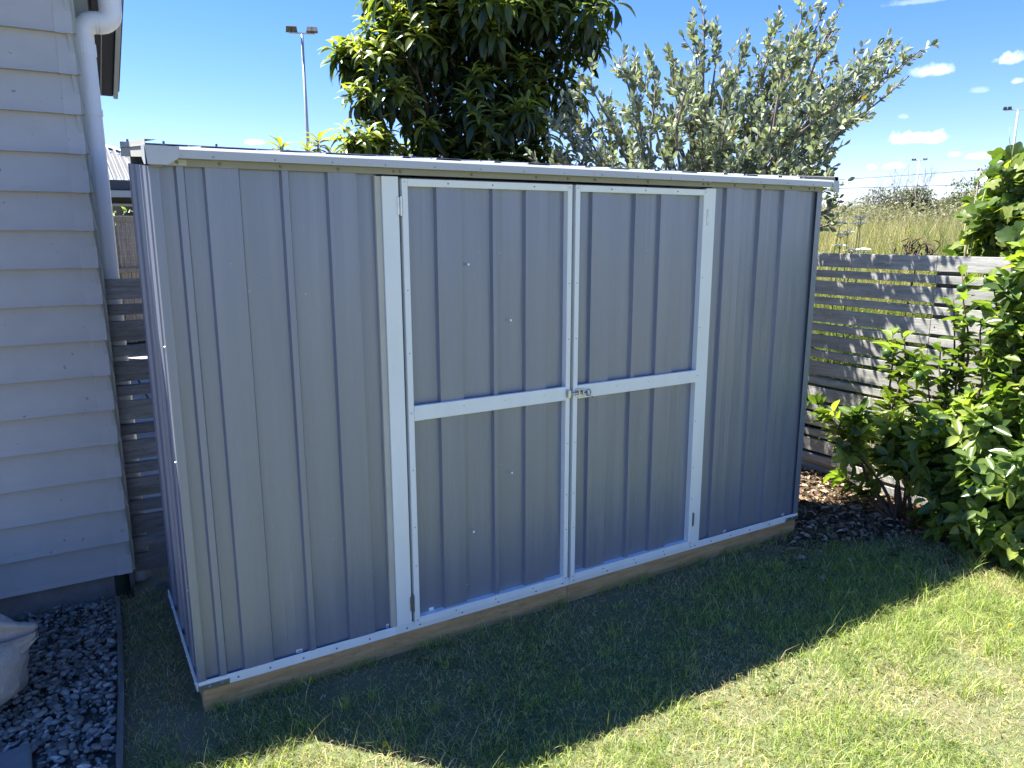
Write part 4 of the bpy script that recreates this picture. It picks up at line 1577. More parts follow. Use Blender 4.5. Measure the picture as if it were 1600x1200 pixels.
for i in range(16):
    b2 = LOQ[i % len(LOQ)]
    e_ = Vector(b2[:3]) + Vector(sph(1)[0]) * b2[3] * .6
    mb.tube(bez((2.8, 3.3, 1.15 + .03 * i), e_, 7, wob=.05, lift=.15), list(np.linspace(.045, .008, 8)), 6)
mb.build('trunk', M['bark_dark'], lt, smooth=True)
# young separate shoot at the left, sticking above the roof line
for (p0, nm, lab, nn) in (((1.35, 3.39, 2.27), 'leafy_shoot', 'small lime leafy shoot rising over the shed roof left of the tree', 3),):
    sh = empty(nm, (p0[0], p0[1], 0), lab, 'plant')
    mb = MB()
    ps_, ds_, us_, ls_, ts_ = [], [], [], [], []
    for i in range(nn):
        q = Vector(p0) + Vector((random.uniform(-.16, .22), random.uniform(-.1, .1), random.uniform(-.04, .10)))
        mb.tube(bez((p0[0], p0[1], 0), q, 8, wob=.03, lift=.05), list(np.linspace(.02, .006, 9)), 6)
        for j in range(15):
            ag = j / 14
            aa = j * 2.4 + i
            el_ = 1.2 - 1.5 * ag
            ps_.append(tuple(q - Vector((0, 0, ag * .07))))
            ds_.append((math.cos(aa) * math.cos(el_), math.sin(aa) * math.cos(el_), math.sin(el_)))
            us_.append((0.1, 0.1, 1))
            ls_.append(random.uniform(.12, .18))
            ts_.append(tuple(young * .62 * (1 - ag * .6)))
    mb.build('stem', M['bark'], sh, smooth=True)
    foliage(sh, tv, tf, np.array(ps_), np.array(ds_), np.array(us_, float), np.array(ls_), np.array(ts_), M['leaf'], len(ps_))

# --- silver-leaved shrub tree
FTIP = [(3.68, 1.51, 3.11), (3.75, 1.70, 3.10), (3.80, 1.50, 2.95), (4.09, 1.50, 2.93), (4.00, 1.55, 2.84), (4.30, 1.01, 3.12), (4.13, 1.05, 3.04), (4.83, 1.31, 3.21), (4.24, 1.15, 2.94), (4.42, 1.03, 2.97), (5.27, 1.12, 2.98), (5.08, 0.80, 2.89), (5.24, 0.98, 2.87), (4.83, 0.94, 2.86), (4.96, 0.97, 2.77), (4.53, 0.84, 2.73), (4.75, 1.11, 2.84), (5.25, 0.98, 2.76), (4.21, 1.38, 3.00), (4.34, 1.45, 2.90), (4.34, 1.44, 3.07), (3.08, 1.65, 2.79), (3.46, 1.97, 2.81), (3.61, 1.76, 2.85), (3.37, 1.65, 2.75), (3.11, 1.58, 2.65), (3.78, 1.85, 2.76), (3.05, 1.96, 2.67), (3.08, 2.11, 2.61), (2.98, 2.26, 2.46), (2.85, 2.22, 2.49), (3.06, 2.28, 2.61), (2.60, 2.04, 2.15), (2.85, 2.22, 2.22), (2.93, 1.93, 2.35), (3.30, 2.13, 2.54), (3.34, 2.03, 2.39), (2.89, 1.65, 2.20), (3.13, 1.59, 2.41), (3.20, 1.57, 2.25), (3.69, 1.94, 2.59), (3.50, 1.59, 2.35), (3.71, 1.66, 2.59), (3.59, 1.52, 2.73), (3.75, 1.54, 2.58), (3.71, 1.43, 2.39), (3.83, 1.37, 2.56), (3.97, 1.44, 2.41), (4.11, 1.40, 2.59), (4.27, 1.59, 2.76), (4.25, 1.41, 2.69), (4.51, 1.47, 2.77), (4.49, 1.38, 2.62), (4.67, 1.43, 2.82), (4.61, 1.21, 2.80), (4.37, 0.92, 2.62), (4.70, 1.26, 2.62), (4.93, 1.23, 2.72), (4.92, 1.15, 2.58), (4.40, 1.18, 2.45), (4.28, 1.36, 2.46), (4.30, 0.94, 2.37), (4.75, 1.18, 2.48), (4.07, 1.34, 2.27), (4.10, 1.09, 2.25), (3.61, 1.20, 2.19), (3.80, 1.70, 2.20), (3.70, 1.86, 2.21), (3.10, 1.50, 2.11), (3.04, 2.09, 2.16), (3.08, 1.76, 2.09), (4.28, 0.86, 2.15), (4.17, 1.02, 2.12), (4.24, 1.36, 2.15), (4.71, 1.14, 2.06), (4.15, 0.79, 1.90), (4.55, 0.97, 1.82), (4.17, 0.73, 1.69)]
ft = empty('silver_shrub_tree', (3.75, 1.5, 0), 'airy shrubby tree with small silvery oval leaves behind the right half of the shed', 'tree')
FTIP += [(3.7, 0.72, 2.38), (3.7, 0.52, 2.42), (3.7, 0.37, 2.24), (3.7, 0.77, 2.18), (3.7, 0.31, 2.43), (3.7, 0.58, 2.1), (3.7, 0.42, 2.11), (3.7, 0.92, 2.37)]  # tips added so the tree casts shade on the right-hand fence
random.seed(5)
for _ in range(12):
    FTIP.append((random.uniform(3.25, 3.75), random.uniform(.95, 1.45), random.uniform(1.95, 2.62)))  # more tips added for fence shade and a denser crown
hub = [Vector((3.55, 1.65, 1.35)), Vector((3.8, 1.5, 1.45)), Vector((3.95, 1.35, 1.4))]
mb = MB()
mb.tube(bez((3.75, 1.5, -0.05), (3.75, 1.5, 1.0), 4, wob=.03, lift=0), [.085, .075, .07, .065, .06], 10)
for h_ in hub:
    mb.tube(bez((3.75, 1.5, 0.9), h_, 5, wob=.05, lift=.1), list(np.linspace(.05, .035, 6)), 8)
ps_, ds_ = [], []
for ti, tp in enumerate(FTIP):
    tp = Vector(tp)
    hb_ = hub[0] if tp.x < 3.4 else (hub[1] if tp.x < 4.1 else hub[2])
    path = bez(hb_, tp, 9, wob=.035, lift=.12)
    L_ = (tp - hb_).length
    mb.tube(path, list(np.linspace(.017, .0045, 10)), 5)
    low = tp.z < 2.45
    for tw in range(11 if not low else 15):
        f = random.uniform(0.62 if not low else 0.45, 1.0)
        q = f * 9
        i0 = min(int(q), 8)
        st_ = path[i0].lerp(path[i0 + 1], q - i0)
        d = (path[-1] - path[-3]).normalized() * 0.8 + Vector(sph(1)[0]) * 0.75 + Vector((0, 0, 0.45))
        d.normalize()
        TL = random.uniform(.08, .20)
        en = st_ + d * TL
        mb.tube([st_, st_.lerp(en, .5) + Vector((0, 0, .004)), en], [.003, .0025, .0015], 3, cap=False)
        nl = random.randint(9, 13)
        for j in range(nl):
            u = (j + 1) / nl
            p_ = st_ + d * TL * u
            s_ = Vector(sph(1)[0])
            s_ = (s_ - d * s_.dot(d)).normalized()
            ld = s_ * (1.0 if u < .9 else .3) + d * (0.9 if u < .9 else 1.4)
            ps_.append(tuple(p_))
            ds_.append(tuple(ld.normalized()))
mb.build('trunk', M['bark'], ft, smooth=True)
pos = np.array(ps_)
dirs = np.array(ds_)
n = len(pos)
tv2, tf2 = leaf_template(3, 0.50, 0.08, 0.15, 0.58)
tints = pick([(0.24, 0.27, 0.20), (0.32, 0.35, 0.28), (0.17, 0.20, 0.14), (0.25, 0.28, 0.15), (0.11, 0.135, 0.095)], n, 0.14)
yel = rng.random(n) < 0.01
tints[yel] = (0.35, 0.25, 0.05)
foliage(ft, tv2, tf2, pos, dirs, norm(sph(n) + np.array([0, 0, .6])), rng.uniform(0.036, 0.066, n), tints, M['leaf_matt'], 300)
print('silver leaves', n)


def bush(root, blobs, n_leaf, L0, L1, cols, mat, tmpl, singles, hollow=0.45, up=0.5, whorl=6):
    B_ = np.array(blobs)
    w_ = B_[:, 3] ** 2.2
    nw = n_leaf // whorl
    bi_ = rng.choice(len(B_), nw, p=w_ / w_.sum())
    d = sph(nw)
    c_ = B_[bi_, :3] + d * (B_[bi_, 3] * rng.uniform(hollow, 1.05, nw))[:, None]
    ax = norm(d + np.array([0, 0, up]) + rng.normal(0, .25, (nw, 3)))
    pos_ = np.repeat(c_, whorl, 0)
    axr = np.repeat(ax, whorl, 0)
    k2 = np.tile(np.arange(whorl), nw)
    a_ = k2 * 2.4 + np.repeat(rng.uniform(0, 6.28, nw), whorl)
    t1_ = norm(np.cross(axr, np.array([.3, .9, .1])))
    t2_ = np.cross(axr, t1_)
    e_ = rng.uniform(.1, .9, len(pos_))
    dr_ = norm((t1_ * np.cos(a_)[:, None] + t2_ * np.sin(a_)[:, None]) * np.cos(e_)[:, None] + axr * np.sin(e_)[:, None])
    pos_ = pos_ - axr * (k2 / whorl * L1 * .9)[:, None]
    shade = np.repeat(pick(cols, nw, .1), whorl, 0) * (1 + rng.normal(0, .12, (len(pos_), 1)))
    foliage(root, tmpl[0], tmpl[1], pos_, dr_, axr + rng.normal(0, .2, axr.shape), rng.uniform(L0, L1, len(pos_)), shade.clip(.005, 1), mat, singles)


# --- broad-leaved dark shrub at the silver tree's foot
ds = empty('dark_shrub', (3.95, 1.6, 0), 'small dark green shrub peeping over the shed roof inside the silver tree', 'shrub')
bush(ds, [(3.80, 1.60, 1.95, .16), (3.95, 1.5, 2.05, .16), (4.05, 1.45, 2.0, .14), (3.9, 1.6, 1.7, .25)], 900, .05, .09, [(0.10, 0.15, 0.03), (0.05, 0.085, 0.02), (0.035, 0.06, 0.018)], M['leaf'], leaf_template(3, .42, .25, .2, .5), 120)
mb = MB()
for q in ((3.8, 1.6, 1.9), (3.95, 1.5, 2.0), (4.05, 1.45, 1.95)):
    mb.tube(bez((3.92, 1.58, 0), q, 7, wob=.04, lift=.05), list(np.linspace(.02, .006, 8)), 6)
mb.build('stem', M['bark'], ds, smooth=True)

# --- citrus bush with green fruit
cb = empty('citrus_bush', (3.7, -0.5, 0), 'leafy citrus bush with green fruit in front of the right-hand slat fence', 'bush')
CB = [(3.7, -0.43, 0.5, 0.232), (3.7, -0.69, 0.6, 0.263), (3.65, -0.86, 0.48, 0.295), (3.69, -0.14, 0.61, 0.135), (3.65, -0.76, 0.22, 0.211), (3.69, 0.09, 0.54, 0.083), (3.69, 0.11, 0.37, 0.114), (3.7, -0.23, 0.38, 0.147), (3.65, -0.56, 0.26, 0.169), (3.65, -0.88, 0.1, 0.211), (3.74, -0.19, 0.9, 0.062), (3.7, -0.76, 0.84, 0.137), (3.69, -0.55, 0.77, 0.093), (3.74, -0.66, 1.36, 0.10), (3.74, -0.70, 1.17, 0.12), (3.72, -0.66, 1.0, 0.13), (3.74, -0.74, 1.5, 0.10)]
CTIP = [(3.74, -0.04, 1.07), (3.74, -0.11, 1.05), (3.74, -0.07, 0.93), (3.74, -0.32, 1.02), (3.74, -0.27, 0.85), (3.79, -0.36, 1.42), (3.79, -0.33, 1.28), (3.79, -0.41, 1.17), (3.74, -0.54, 1.4), (3.74, -0.52, 1.26), (3.74, -0.59, 1.19), (3.74, -0.65, 1.39), (3.74, -0.69, 1.27), (3.74, -0.65, 1.08), (3.79, -0.4, 1.02), (3.7, 0.4, 0.6), (3.7, 0.27, 0.57), (3.7, 0.2, 0.18), (3.7, 0.02, 0.19), (3.65, -0.37, 0.12), (3.6, -0.48, 0.08), (3.6, -0.62, 0.05), (3.6, -0.76, 0.05), (3.6, -0.9, 0.05), (3.7, -0.06, 0.48), (3.74, -0.22, 0.66), (3.74, -0.79, 1.44), (3.7, -0.81, 1.18)]
tv3, tf3 = leaf_template(4, 0.44, 0.20, 0.25, 0.48)
ps_, ds_, us_, cs_ = [], [], [], []
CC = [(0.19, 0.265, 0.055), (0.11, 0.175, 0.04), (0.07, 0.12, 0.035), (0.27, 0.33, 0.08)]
mb = MB()
# thick young-leaf sprays at the branch ends
for tp in CTIP:
    tp = Vector(tp)
    st_ = Vector((3.68 + random.uniform(-.05, .1), max(-0.9, min(-0.2, tp.y - .1)), 0.0))
    path = bez(st_, tp, 9, wob=.04, lift=.1)
    mb.tube(path, list(np.linspace(.012, .003, 10)), 6)
    colr = np.array(CC[random.choice([0, 0, 1, 1, 3, 2])])
    lo = 0.45 if tp.z > .8 else .5
    for j in range(44 if tp.z > .8 else 30):
        f = max(0.02, 1 - (1 - lo) * (j / 33) ** 1.1)
        q = f * 9
        i0 = min(int(q), 8)
        p_ = path[i0].lerp(path[i0 + 1], q - i0) + Vector(sph(1)[0]) * (.012 + .05 * (1 - f))
        d = Vector(sph(1)[0])
        ax = (path[i0 + 1] - path[i0]).normalized()
        ld = (d - ax * d.dot(ax)).normalized() + ax * random.uniform(.2, 1.1)
        ps_.append(tuple(p_))
        ds_.append(tuple(ld.normalized()))
        us_.append(tuple((ax + Vector((0, 0, .6)) + Vector(sph(1)[0]) * .4).normalized()))
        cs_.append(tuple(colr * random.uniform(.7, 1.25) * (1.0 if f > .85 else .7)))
mb.build('branches', M['bark_dark'], cb, smooth=True)
# leaves of the dense lower body join the same foliage
B_ = np.array(CB)
nw, wh = 600, 6
w_ = B_[:, 3] ** 2.0
bi_ = rng.choice(len(B_), nw, p=w_ / w_.sum())
d = sph(nw)
c_ = B_[bi_, :3] + d * (B_[bi_, 3] * rng.uniform(.35, 1.05, nw))[:, None]
c_[:, 2] = np.maximum(c_[:, 2], .04)
ax = norm(d * .8 + np.array([-.15, -.1, .75]) + rng.normal(0, .3, (nw, 3)))
pp = np.repeat(c_, wh, 0)
ar = np.repeat(ax, wh, 0)
k2 = np.tile(np.arange(wh), nw)
a_ = k2 * 2.4 + np.repeat(rng.uniform(0, 6.28, nw), wh)
t1_ = norm(np.cross(ar, np.array([.3, .9, .1])))
t2_ = np.cross(ar, t1_)
e_ = rng.uniform(-.05, 1.0, len(pp))
dd_ = norm((t1_ * np.cos(a_)[:, None] + t2_ * np.sin(a_)[:, None]) * np.cos(e_)[:, None] + ar * np.sin(e_)[:, None])
pp = pp - ar * (k2 / wh * .08)[:, None]
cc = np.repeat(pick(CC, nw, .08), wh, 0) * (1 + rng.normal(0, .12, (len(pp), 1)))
pos = np.concatenate([np.array(ps_), pp])
n = len(pos)
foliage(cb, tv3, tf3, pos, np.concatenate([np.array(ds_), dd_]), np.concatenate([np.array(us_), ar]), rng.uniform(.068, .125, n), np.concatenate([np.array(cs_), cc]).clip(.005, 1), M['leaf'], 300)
print('citrus leaves', n)
FRUIT = [(3.69, -0.05, 0.96, 0.027), (3.72, -0.53, 1.39, 0.023), (3.72, -0.61, 1.4, 0.025), (3.72, -0.47, 1.19, 0.023), (3.7, -0.24, 0.86, 0.028), (3.52, -0.49, 0.67, 0.023), (3.52, -0.47, 0.62, 0.025), (3.54, -0.52, 0.64, 0.021), (3.46, -0.88, 0.49, 0.028), (3.69, -0.42, 1.35, 0.023)]
fme = None
for x, y, z, r_ in FRUIT:
    if fme is None:
        fme = bpy.data.meshes.new('fruit')
        vv = icoV.copy()
        vv[:, 2] *= 1.12
        fme.from_pydata([tuple(v) for v in vv], [], [tuple(f) for f in icoF.tolist()])
        at_ = fme.attributes.new('tint', 'FLOAT_COLOR', 'POINT')
        at_.data.foreach_set('color', np.tile([.045, .10, .025, 1], len(vv)).astype(np.float32))
        fme.polygons.foreach_set('use_smooth', [True] * len(fme.polygons))
        fme.materials.append(M['fruit'])
    place('fruit', fme, cb, (x, y, z), (random.uniform(-.6, .6), random.uniform(-.6, .6), 0), (r_, r_, r_))

# --- climbing vine heaped over the far end of the fence
vn = empty('climbing_vine', (4.4, -0.3, 0), 'heap of broad-leaved sunlit vine climbing above the fence at the right edge', 'vine')
VB = [(4.35, -0.27, 1.75, 0.20), (4.40, -0.31, 1.90, 0.20), (4.35, -0.20, 1.64, 0.15), (4.32, -0.40, 1.57, 0.20), (4.40, -0.45, 1.74, 0.33), (4.50, 0.04, 1.52, 0.10), (4.40, -0.23, 2.03, 0.06), (4.60, 0.0, 1.80, 0.12), (4.45, -.4, 1.3, .35)]


def lobed_leaf():
    """a broad leaf with five shallow lobes"""
    n_ = 24
    V_, F_ = [(0, 0.35, -0.03)], []
    for i in range(n_):
        a_ = 2 * math.pi * i / n_
        r_ = 0.42 * (1 + 0.16 * math.cos(5 * a_)) * (0.86 if math.sin(a_) < -.7 else 1)
        V_.append((r_ * math.cos(a_) * 1.05, 0.42 + r_ * math.sin(a_) * 1.1, 0.05 * math.cos(2 * a_) - .16 * (0.42 + r_ * math.sin(a_)) ** 2 + .02 * math.sin(5 * a_)))
    for i in range(0, n_, 2):
        F_.append((0, 1 + i, 1 + (i + 1) % n_, 1 + (i + 2) % n_))
    return np.array(V_), np.array(F_)


bush(vn, VB, 1700, .05, .12, [(0.17, 0.23, 0.05), (0.10, 0.155, 0.035), (0.05, 0.09, 0.028), (0.22, 0.26, 0.08)], M['leaf'], lobed_leaf(), 220, hollow=.3, up=.9, whorl=4)
mb = MB()
for i in range(26):
    b2 = random.choice(VB)
    e_ = Vector(b2[:3]) + Vector(sph(1)[0]) * b2[3]
    mb.tube(bez((4.4 + random.uniform(-.1, .2), -0.3 + random.uniform(-.3, .3), hfield(4.4, 0) - .05), e_, 7, wob=.08, lift=.1), list(np.linspace(.010, .003, 8)), 5)
for q in ((4.3, -.28, 2.10), (4.32, -.24, 2.2), (4.35, .05, 2.0), (4.4, .12, 1.98), (4.32, -.17, 2.02), (4.34, -.1, 1.98)):
    mb.tube(bez((4.4, -.25, 1.6), q, 8, wob=.04, lift=.05), list(np.linspace(.005, .0015, 9)), 4)
mb.build('stems', M['stalk'], vn, smooth=True)

# leaning stick and dead curled creeper
mb = MB()
mb.tube([(4.45, 0.02, 0.6), (4.42, -0.01, 1.3), (4.40, -0.07, 2.0)], [.008, .007, .004], 6)
o = mb.build('bare_cane', M['bark'], None, smooth=True)
tag(o, 'thin bare cane leaning up out of the weeds left of the vine', 'cane')
dc_ = empty('dead_creeper', (4.3, .18, .6), 'tangle of dead brown curled creeper above the fence top', 'plant')
mb = MB()
for i in range(16):
    c0 = Vector((4.28 + random.uniform(-.04, .05), .20 + random.uniform(-.12, .10), 1.50 + random.uniform(-.03, .06)))
    r_ = random.uniform(.02, .06)
    tl = random.uniform(0, 3)
    pts_ = [c0 + Vector((0.02 * math.sin(a_ * 2), r_ * math.cos(a_ + tl) * random.uniform(.8, 1.1), r_ * math.sin(a_ + tl))) for a_ in np.linspace(0, 4.5, 12)]
    mb.tube(pts_, .0045, 5)
mb.tube(bez((4.3, .18, .55), (4.28, .2, 1.5), 8, wob=.05, lift=0), .006, 5)
mb.tube(bez((4.28, .2, 1.5), (4.34, -.05, 1.38), 8, wob=.05, lift=0), .005, 5)
mb.build('stems', M['bark_dark'], dc_, smooth=True)

# wild carrot umbels
um = [(4.35, .80, 1.70), (4.30, .70, 1.64), (4.45, .86, 1.62), (4.30, .75, 1.55), (4.25, .62, 1.52), (4.2, .5, 1.53), (4.5, .75, 1.74), (4.7, .9, 1.7)]
desc = ['tallest wild carrot head beside the shed roof corner', 'pale wild carrot head just below the tallest one', 'wild carrot head hard against the shed corner', 'wild carrot head low by the shed corner',
        'small wild carrot head just above the fence top', 'flat white flower head resting over the fence top slat', 'greenish wild carrot head high in the weeds', 'wild carrot head furthest back in the weeds']
for (x, y, z), lb in zip(um, desc):
    r0 = empty('wild_carrot', (x, y, float(hfield(x, y))), lb, 'flower', 'wild carrot flowers beyond the fence')
    mb = MB()
    mb.tube(bez((x + .05, y + .05, float(hfield(x, y))), (x, y, z - .03), 6, wob=.03, lift=.05), .0025, 5)
    tipp = Vector((x, y, z - .03))
    fl = MB()
    for i in range(16):
        a_ = i * 2.4
        rr_ = .044 * math.sqrt(i / 15)
        q = tipp + Vector((rr_ * math.cos(a_), rr_ * math.sin(a_), .03 - rr_ * .2))
        mb.tube([tipp, q], .0009, 3, cap=False)
        for j in range(5):
            w_ = q + Vector((random.uniform(-.006, .006), random.uniform(-.006, .006), random.uniform(0, .003)))
            fl.add([w_ + Vector((-.0055, 0, 0)), w_ + Vector((0, -.0055, 0)), w_ + Vector((.0055, 0, .002)), w_ + Vector((0, .0055, .002))], [(0, 1, 2, 3)])
    mb.build('stem', M['stalk'], r0)
    fl.build('flower_head', M['white'], r0)

# ------------------------------------------------------------------ field weeds
NW = 95000
u = rng.random(NW)
ang = R(90) - rng.uniform(R(50), R(78), NW)
dist = 5.0 + 30 * u ** 1.9
x = CAM[0] + dist * np.cos(ang)
y = CAM[1] + dist * np.sin(ang)
k_ = (x > 4.14)
# a strip right behind the fence too
n2 = 14000
x = np.concatenate([x[k_], rng.uniform(4.13, 6.0, n2)])
y = np.concatenate([y[k_], rng.uniform(-1.6, 4.5, n2)])
n = len(x)
dist = np.hypot(x - CAM[0], y - CAM[1])
hz = hfield(x, y)
near = np.clip((x - 4.1) / 2.0, 0, 1)
hh = (0.25 + 0.60 * vnoise(x, y, 1.1, 5) + 0.55 * rng.random(n) ** 2) * (0.55 + 0.45 * near)
ww = rng.uniform(0.004, 0.010, n) * (0.7 + dist / 22)
cols = np.where((vnoise(x, y, .9, 7) + rng.normal(0, .22, n) > .55)[:, None],
                pick([(0.35, 0.30, 0.16), (0.42, 0.36, 0.22), (0.27, 0.23, 0.11)], n, .2),
                pick([(0.14, 0.19, 0.065), (0.20, 0.245, 0.09), (0.085, 0.125, 0.045)], n, .25))
blades('field_grass', x, y, hz, hh, ww, rng.uniform(.15, 1.1, n), cols, M['grass'], 'tall green and straw-coloured weeds filling the field beyond the fence', 3)
n = 2600
x = rng.uniform(4.6, 17, n)
y = CAM[1] + (x - CAM[0]) * rng.uniform(.30, .78, n)
blades('field_stalks', x, y, hfield(x, y), rng.uniform(.7, 1.25, n) * np.clip((x - 3.2) / 3.5, .6, 1), rng.uniform(.005, .010, n), rng.uniform(.05, .35, n),
       pick([(0.50, 0.42, 0.28), (0.38, 0.30, 0.18), (0.20, 0.16, 0.09), (0.60, 0.54, 0.42)], n, .2), M['grass'], 'dead pale seed stalks standing above the field weeds', 3)
# leafy weeds close behind the fence
tv4, tf4 = leaf_template(2, .5, .2, .2, .5)
n = 9000
pos = np.stack([rng.uniform(4.15, 6.2, n), rng.uniform(-.9, 2.6, n), np.zeros(n)], 1)
clump = vnoise(pos[:, 0], pos[:, 1], 3.0, 15)
pos[:, 2] = hfield(pos[:, 0], pos[:, 1]) + rng.random(n) * (.3 + .75 * clump)
a = rng.uniform(0, 6.28, n)
dirs = np.stack([np.cos(a), np.sin(a), rng.uniform(-.3, .8, n)], 1)
V, F, T = scatter(tv4, tf4, pos, frames(dirs, norm(sph(n) * .6 + np.array([0, 0, 1.]))), rng.uniform(.02, .05, n), pick([(0.09, 0.125, 0.04), (0.13, 0.17, 0.055), (0.05, 0.075, 0.025), (.20, .17, .09)], n))
o = np_mesh('weeds', V, F, M['grass'], tint=T, smooth=True)
tag(o, 'leafy weeds growing close behind the right-hand fence', kind='stuff')

# hedge flowers over the neighbour's paling fence
n = 700
pos = np.stack([rng.uniform(-1.2, 2.4, n), rng.uniform(9.4, 9.9, n), rng.uniform(1.72, 1.98, n)], 1)
hg = empty('hedge', (.6, 9.65, 0), 'low flowering hedge with white blossom showing over the paling fence', 'hedge')
V, F, T = scatter(tv4, tf4, pos, frames(norm(sph(n)), norm(sph(n))), rng.uniform(.04, .09, n), np.where((rng.random(n) < .35)[:, None], np.array([[.75, .75, .7]]), pick([(.12, .2, .05), (.2, .27, .08)], n)))
np_mesh('foliage', V, F, M['grass'], hg, T, True, 'stuff')
MB().box(-1.2, 2.4, 9.5, 9.8, 0, 1.75).build('hedge_core', M['darkwall'], hg)

# ------------------------------------------------------------------ far trees
def far_tree(x, y, h, r_, label, dark=1.0, nl=2600, flat=.7):
    z0 = float(hfield(x, y))
    root = empty('distant_tree', (x, y, z0), label, 'tree', 'distant trees along the field')
    mb = MB()
    mb.tube(bez((x, y, z0), (x + .3, y, z0 + h * .7), 4, wob=.03, lift=0), [.22, .2, .17, .14, .1], 6)
    bl = []
    for i in range(7):
        a_ = random.uniform(0, 6.28)
        q = random.uniform(.2, .9) * r_
        bl.append((x + q * math.cos(a_), y + q * math.sin(a_), z0 + h * random.uniform(.25, .85), r_ * random.uniform(.35, .6)))
        mb.tube(bez((x + .2, y, z0 + h * .45), bl[-1][:3], 4, wob=.05, lift=.1), [.09, .08, .06, .05, .03], 5)
    mb.build('trunk', M['bark'], root, smooth=True)
    B2 = np.array(bl)
    bi2 = rng.integers(0, len(B2), nl)
    d2 = sph(nl)
    p2 = B2[bi2, :3] + d2 * (B2[bi2, 3] * rng.uniform(.5, 1.08, nl))[:, None] * np.array([1, 1, flat])
    V_, F_, T_ = scatter(tv4, tf4, p2, frames(norm(sph(nl)), norm(sph(nl) * .5 + np.array([0, 0, 1.]))), rng.uniform(.2, .45, nl) * (r_ / 3.2), pick([(0.07, 0.085, 0.05), (0.12, 0.13, 0.08), (0.16, 0.16, 0.11)], nl) * dark)
    np_mesh('crown', V_, F_, M['leaf_matt'], root, T_, True)


FT = [(67.0, 43.0, 3.6, 2.4, 'distant low tree at the left end of the far row'), (68.8, 41.8, 4.6, 2.8, 'distant round tree left of the middle floodlight'),
      (70.2, 39.9, 5.2, 2.9, 'distant tallest dark tree right behind the middle floodlight'), (71.5, 38.2, 4.5, 2.6, 'distant spreading tree right of the middle floodlight'),
      (84.0, 41.0, 4.4, 3.0, 'distant flat-topped tree in the gap of the far row'), (90.0, 40.0, 4.6, 3.4, 'distant pale tree further off by the power line'),
      (62.0, 30.2, 4.4, 2.8, 'distant grey tree at the right of the far row'), (64.5, 28.5, 5.4, 3.0, 'distant dark tree just left of the vine'), (66.0, 26.0, 5.6, 3.2, 'distant tree half hidden by the vine'),
      (60.0, 44.0, 2.6, 2.2, 'distant small tree beside the silver shrub'), (110, 60, 4.5, 5, 'furthest hazy tree left of the far row')]
for x, y, h_, r_, lb in FT:
    far_tree(x, y, h_, r_, lb)


# low scrub that closes the far edge of the field
n = 30000
tt_ = rng.random(n)
sx_ = 52 + 26 * rng.random(n)
az_ = R(50) + R(32) * tt_
pos = np.stack([CAM[0] + sx_ * np.sin(az_), CAM[1] + sx_ * np.cos(az_), np.zeros(n)], 1)
top_ = 1.0 + 1.8 * vnoise(pos[:, 0], pos[:, 1], .22, 41) + .5 * vnoise(pos[:, 0], pos[:, 1], .9, 43)
pos[:, 2] = hfield(pos[:, 0], pos[:, 1]) + top_ * rng.random(n) ** .7
V, F, T = scatter(tv4, tf4, pos, frames(norm(sph(n)), norm(sph(n) * .5 + np.array([0, 0, 1.]))), rng.uniform(.14, .32, n), pick([(0.15, 0.15, 0.09), (0.10, 0.12, 0.06), (0.22, 0.20, 0.14), (0.16, 0.14, 0.10)], n))
o = np_mesh('scrub', V, F, M['leaf_matt'], tint=T, smooth=True)
tag(o, 'low brownish scrub along the far edge of the field', kind='stuff')


def bare_tree(x, y, h_, label):
    z0 = float(hfield(x, y))
    mb = MB()

    def br(p_, d, L_, r_, lev):
        q = p_ + d * L_
        mb.tube([p_, p_.lerp(q, .5) + Vector(sph(1)[0]) * L_ * .05, q], [r_, r_ * .8, r_ * .6], 4, cap=False)
        if lev == 0:
            return
        for _ in range(3):
            nd = (d + Vector(sph(1)[0]) * .55 + Vector((0, 0, .15))).normalized()
            br(p_.lerp(q, random.uniform(.5, 1)), nd, L_ * random.uniform(.6, .8), r_ * .55, lev - 1)
    br(Vector((x, y, z0)), Vector((.05, 0, 1)), h_ * .42, .05, 4)
    o = mb.build('bare_tree', M['bark'], None)
    tag(o, label, 'tree', 'leafless saplings in the field')


bare_tree(58, 34.6, 6.2, 'leafless sapling right of the middle floodlight pole')
bare_tree(57, 32.6, 6.0, 'thin leafless sapling further right against the sky')
bare_tree(60, 38.4, 5.0, 'short leafless sapling left of the middle floodlight pole')

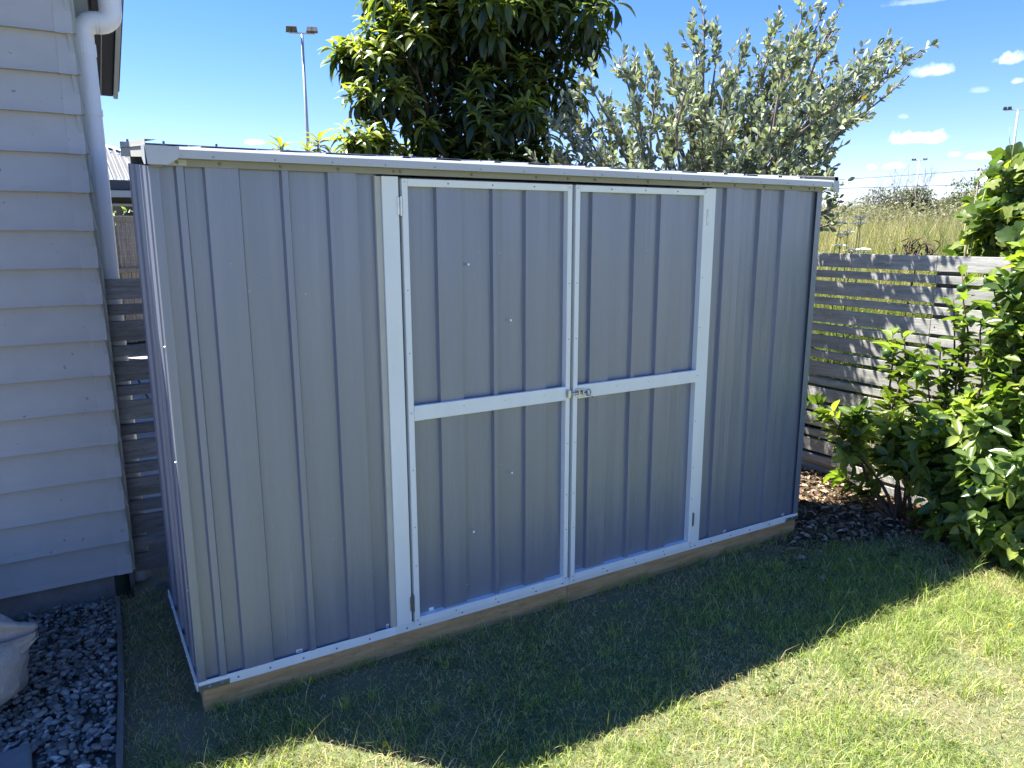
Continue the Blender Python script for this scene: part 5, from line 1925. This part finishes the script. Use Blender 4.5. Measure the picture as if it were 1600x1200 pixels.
# ------------------------------------------------------------------ floodlight poles
def floodlight(x, y, h, arm, label, r0=.17, r1=.09, face=0.0):
    root = empty('floodlight_mast', (x, y, 0), label, 'floodlight', 'floodlight masts on the playing field')
    MB().tube([(x, y, 0), (x, y, h * .5), (x, y, h)], [r0, (r0 + r1) / 2, r1], 12).build('mast', M['galv'], root, smooth=True)
    ca, sa = math.cos(face), math.sin(face)
    MB().tube([(x - arm * ca, y - arm * sa, h + .06), (x + arm * ca, y + arm * sa, h + .06)], .06, 6).build('crossarm', M['galv'], root)
    for q in (-.95, -.62, .62, .95):
        c_ = Vector((x + q * arm * ca, y + q * arm * sa, h + .30))
        mb = MB()
        w_, d_, h2 = .24, .10, .2
        ax1 = Vector((ca, sa, 0))
        ax2 = Vector((-sa, ca, 0)) * (1 if q > 0 else -1)
        up_ = (Vector((0, 0, 1)) + ax2 * .6).normalized()
        nn_ = ax1.cross(up_)
        vs_ = [c_ + ax1 * w_ * a_ + up_ * h2 * b2 + nn_ * d_ * c2 for c2 in (-1, 1) for (a_, b2) in ((-1, -1), (1, -1), (.8, 1), (-.8, 1))]
        mb.add(vs_, [(3, 2, 1, 0), (4, 5, 6, 7), (0, 1, 5, 4), (1, 2, 6, 5), (2, 3, 7, 6), (3, 0, 4, 7)])
        lm = mb.build('lamp_head', M['lamp'], root, bevel=.02)
        MB().tube([tuple(c_ - Vector((0, 0, .22))), tuple(c_)], .03, 5).build('lamp_bracket', M['galv'], lm)


floodlight(15.1, 50.75, 14.7, .85, 'tall floodlight mast rising behind the shed left of the dark tree', .16, .09, R(-20))
floodlight(174.9, 105, 18.0, 1.5, 'slim floodlight mast in the middle of the far trees', .22, .14, R(-60))
floodlight(106.3, 50.5, 16.8, 1.5, 'floodlight mast behind the vine at the right edge', .2, .12, R(-60))
floodlight(288, 186, 18.6, 3.4, 'smallest floodlight mast far off beside the shed corner', .4, .25, R(-60))


def wire(a, b_, sag, label):
    a, b_ = Vector(a), Vector(b_)
    pts_ = []
    for i in range(25):
        tt = i / 24
        p_ = a.lerp(b_, tt)
        p_.z -= sag * 4 * tt * (1 - tt)
        pts_.append(p_)
    o = MB().tube(pts_, .022, 4).build('power_line', M['wire'], None)
    tag(o, label, 'wire', 'power lines over the field')


wire((40, 46, 4.9), (78, 22.3, 6.0), .25, 'lower power line crossing the sky above the far trees')
wire((47, 54, 5.6), (92, 26.5, 9.0), .4, 'higher power line sloping up to the right across the sky')
MB_p = MB()
MB_p.tube([(65, 28.6, 0), (65, 28.6, 7.4)], [.14, .10], 8)
o = MB_p.build('utility_pole', M['bark'], None)
tag(o, 'plain utility pole holding the power lines at the right', 'pole')
print('done', len(bpy.data.objects))
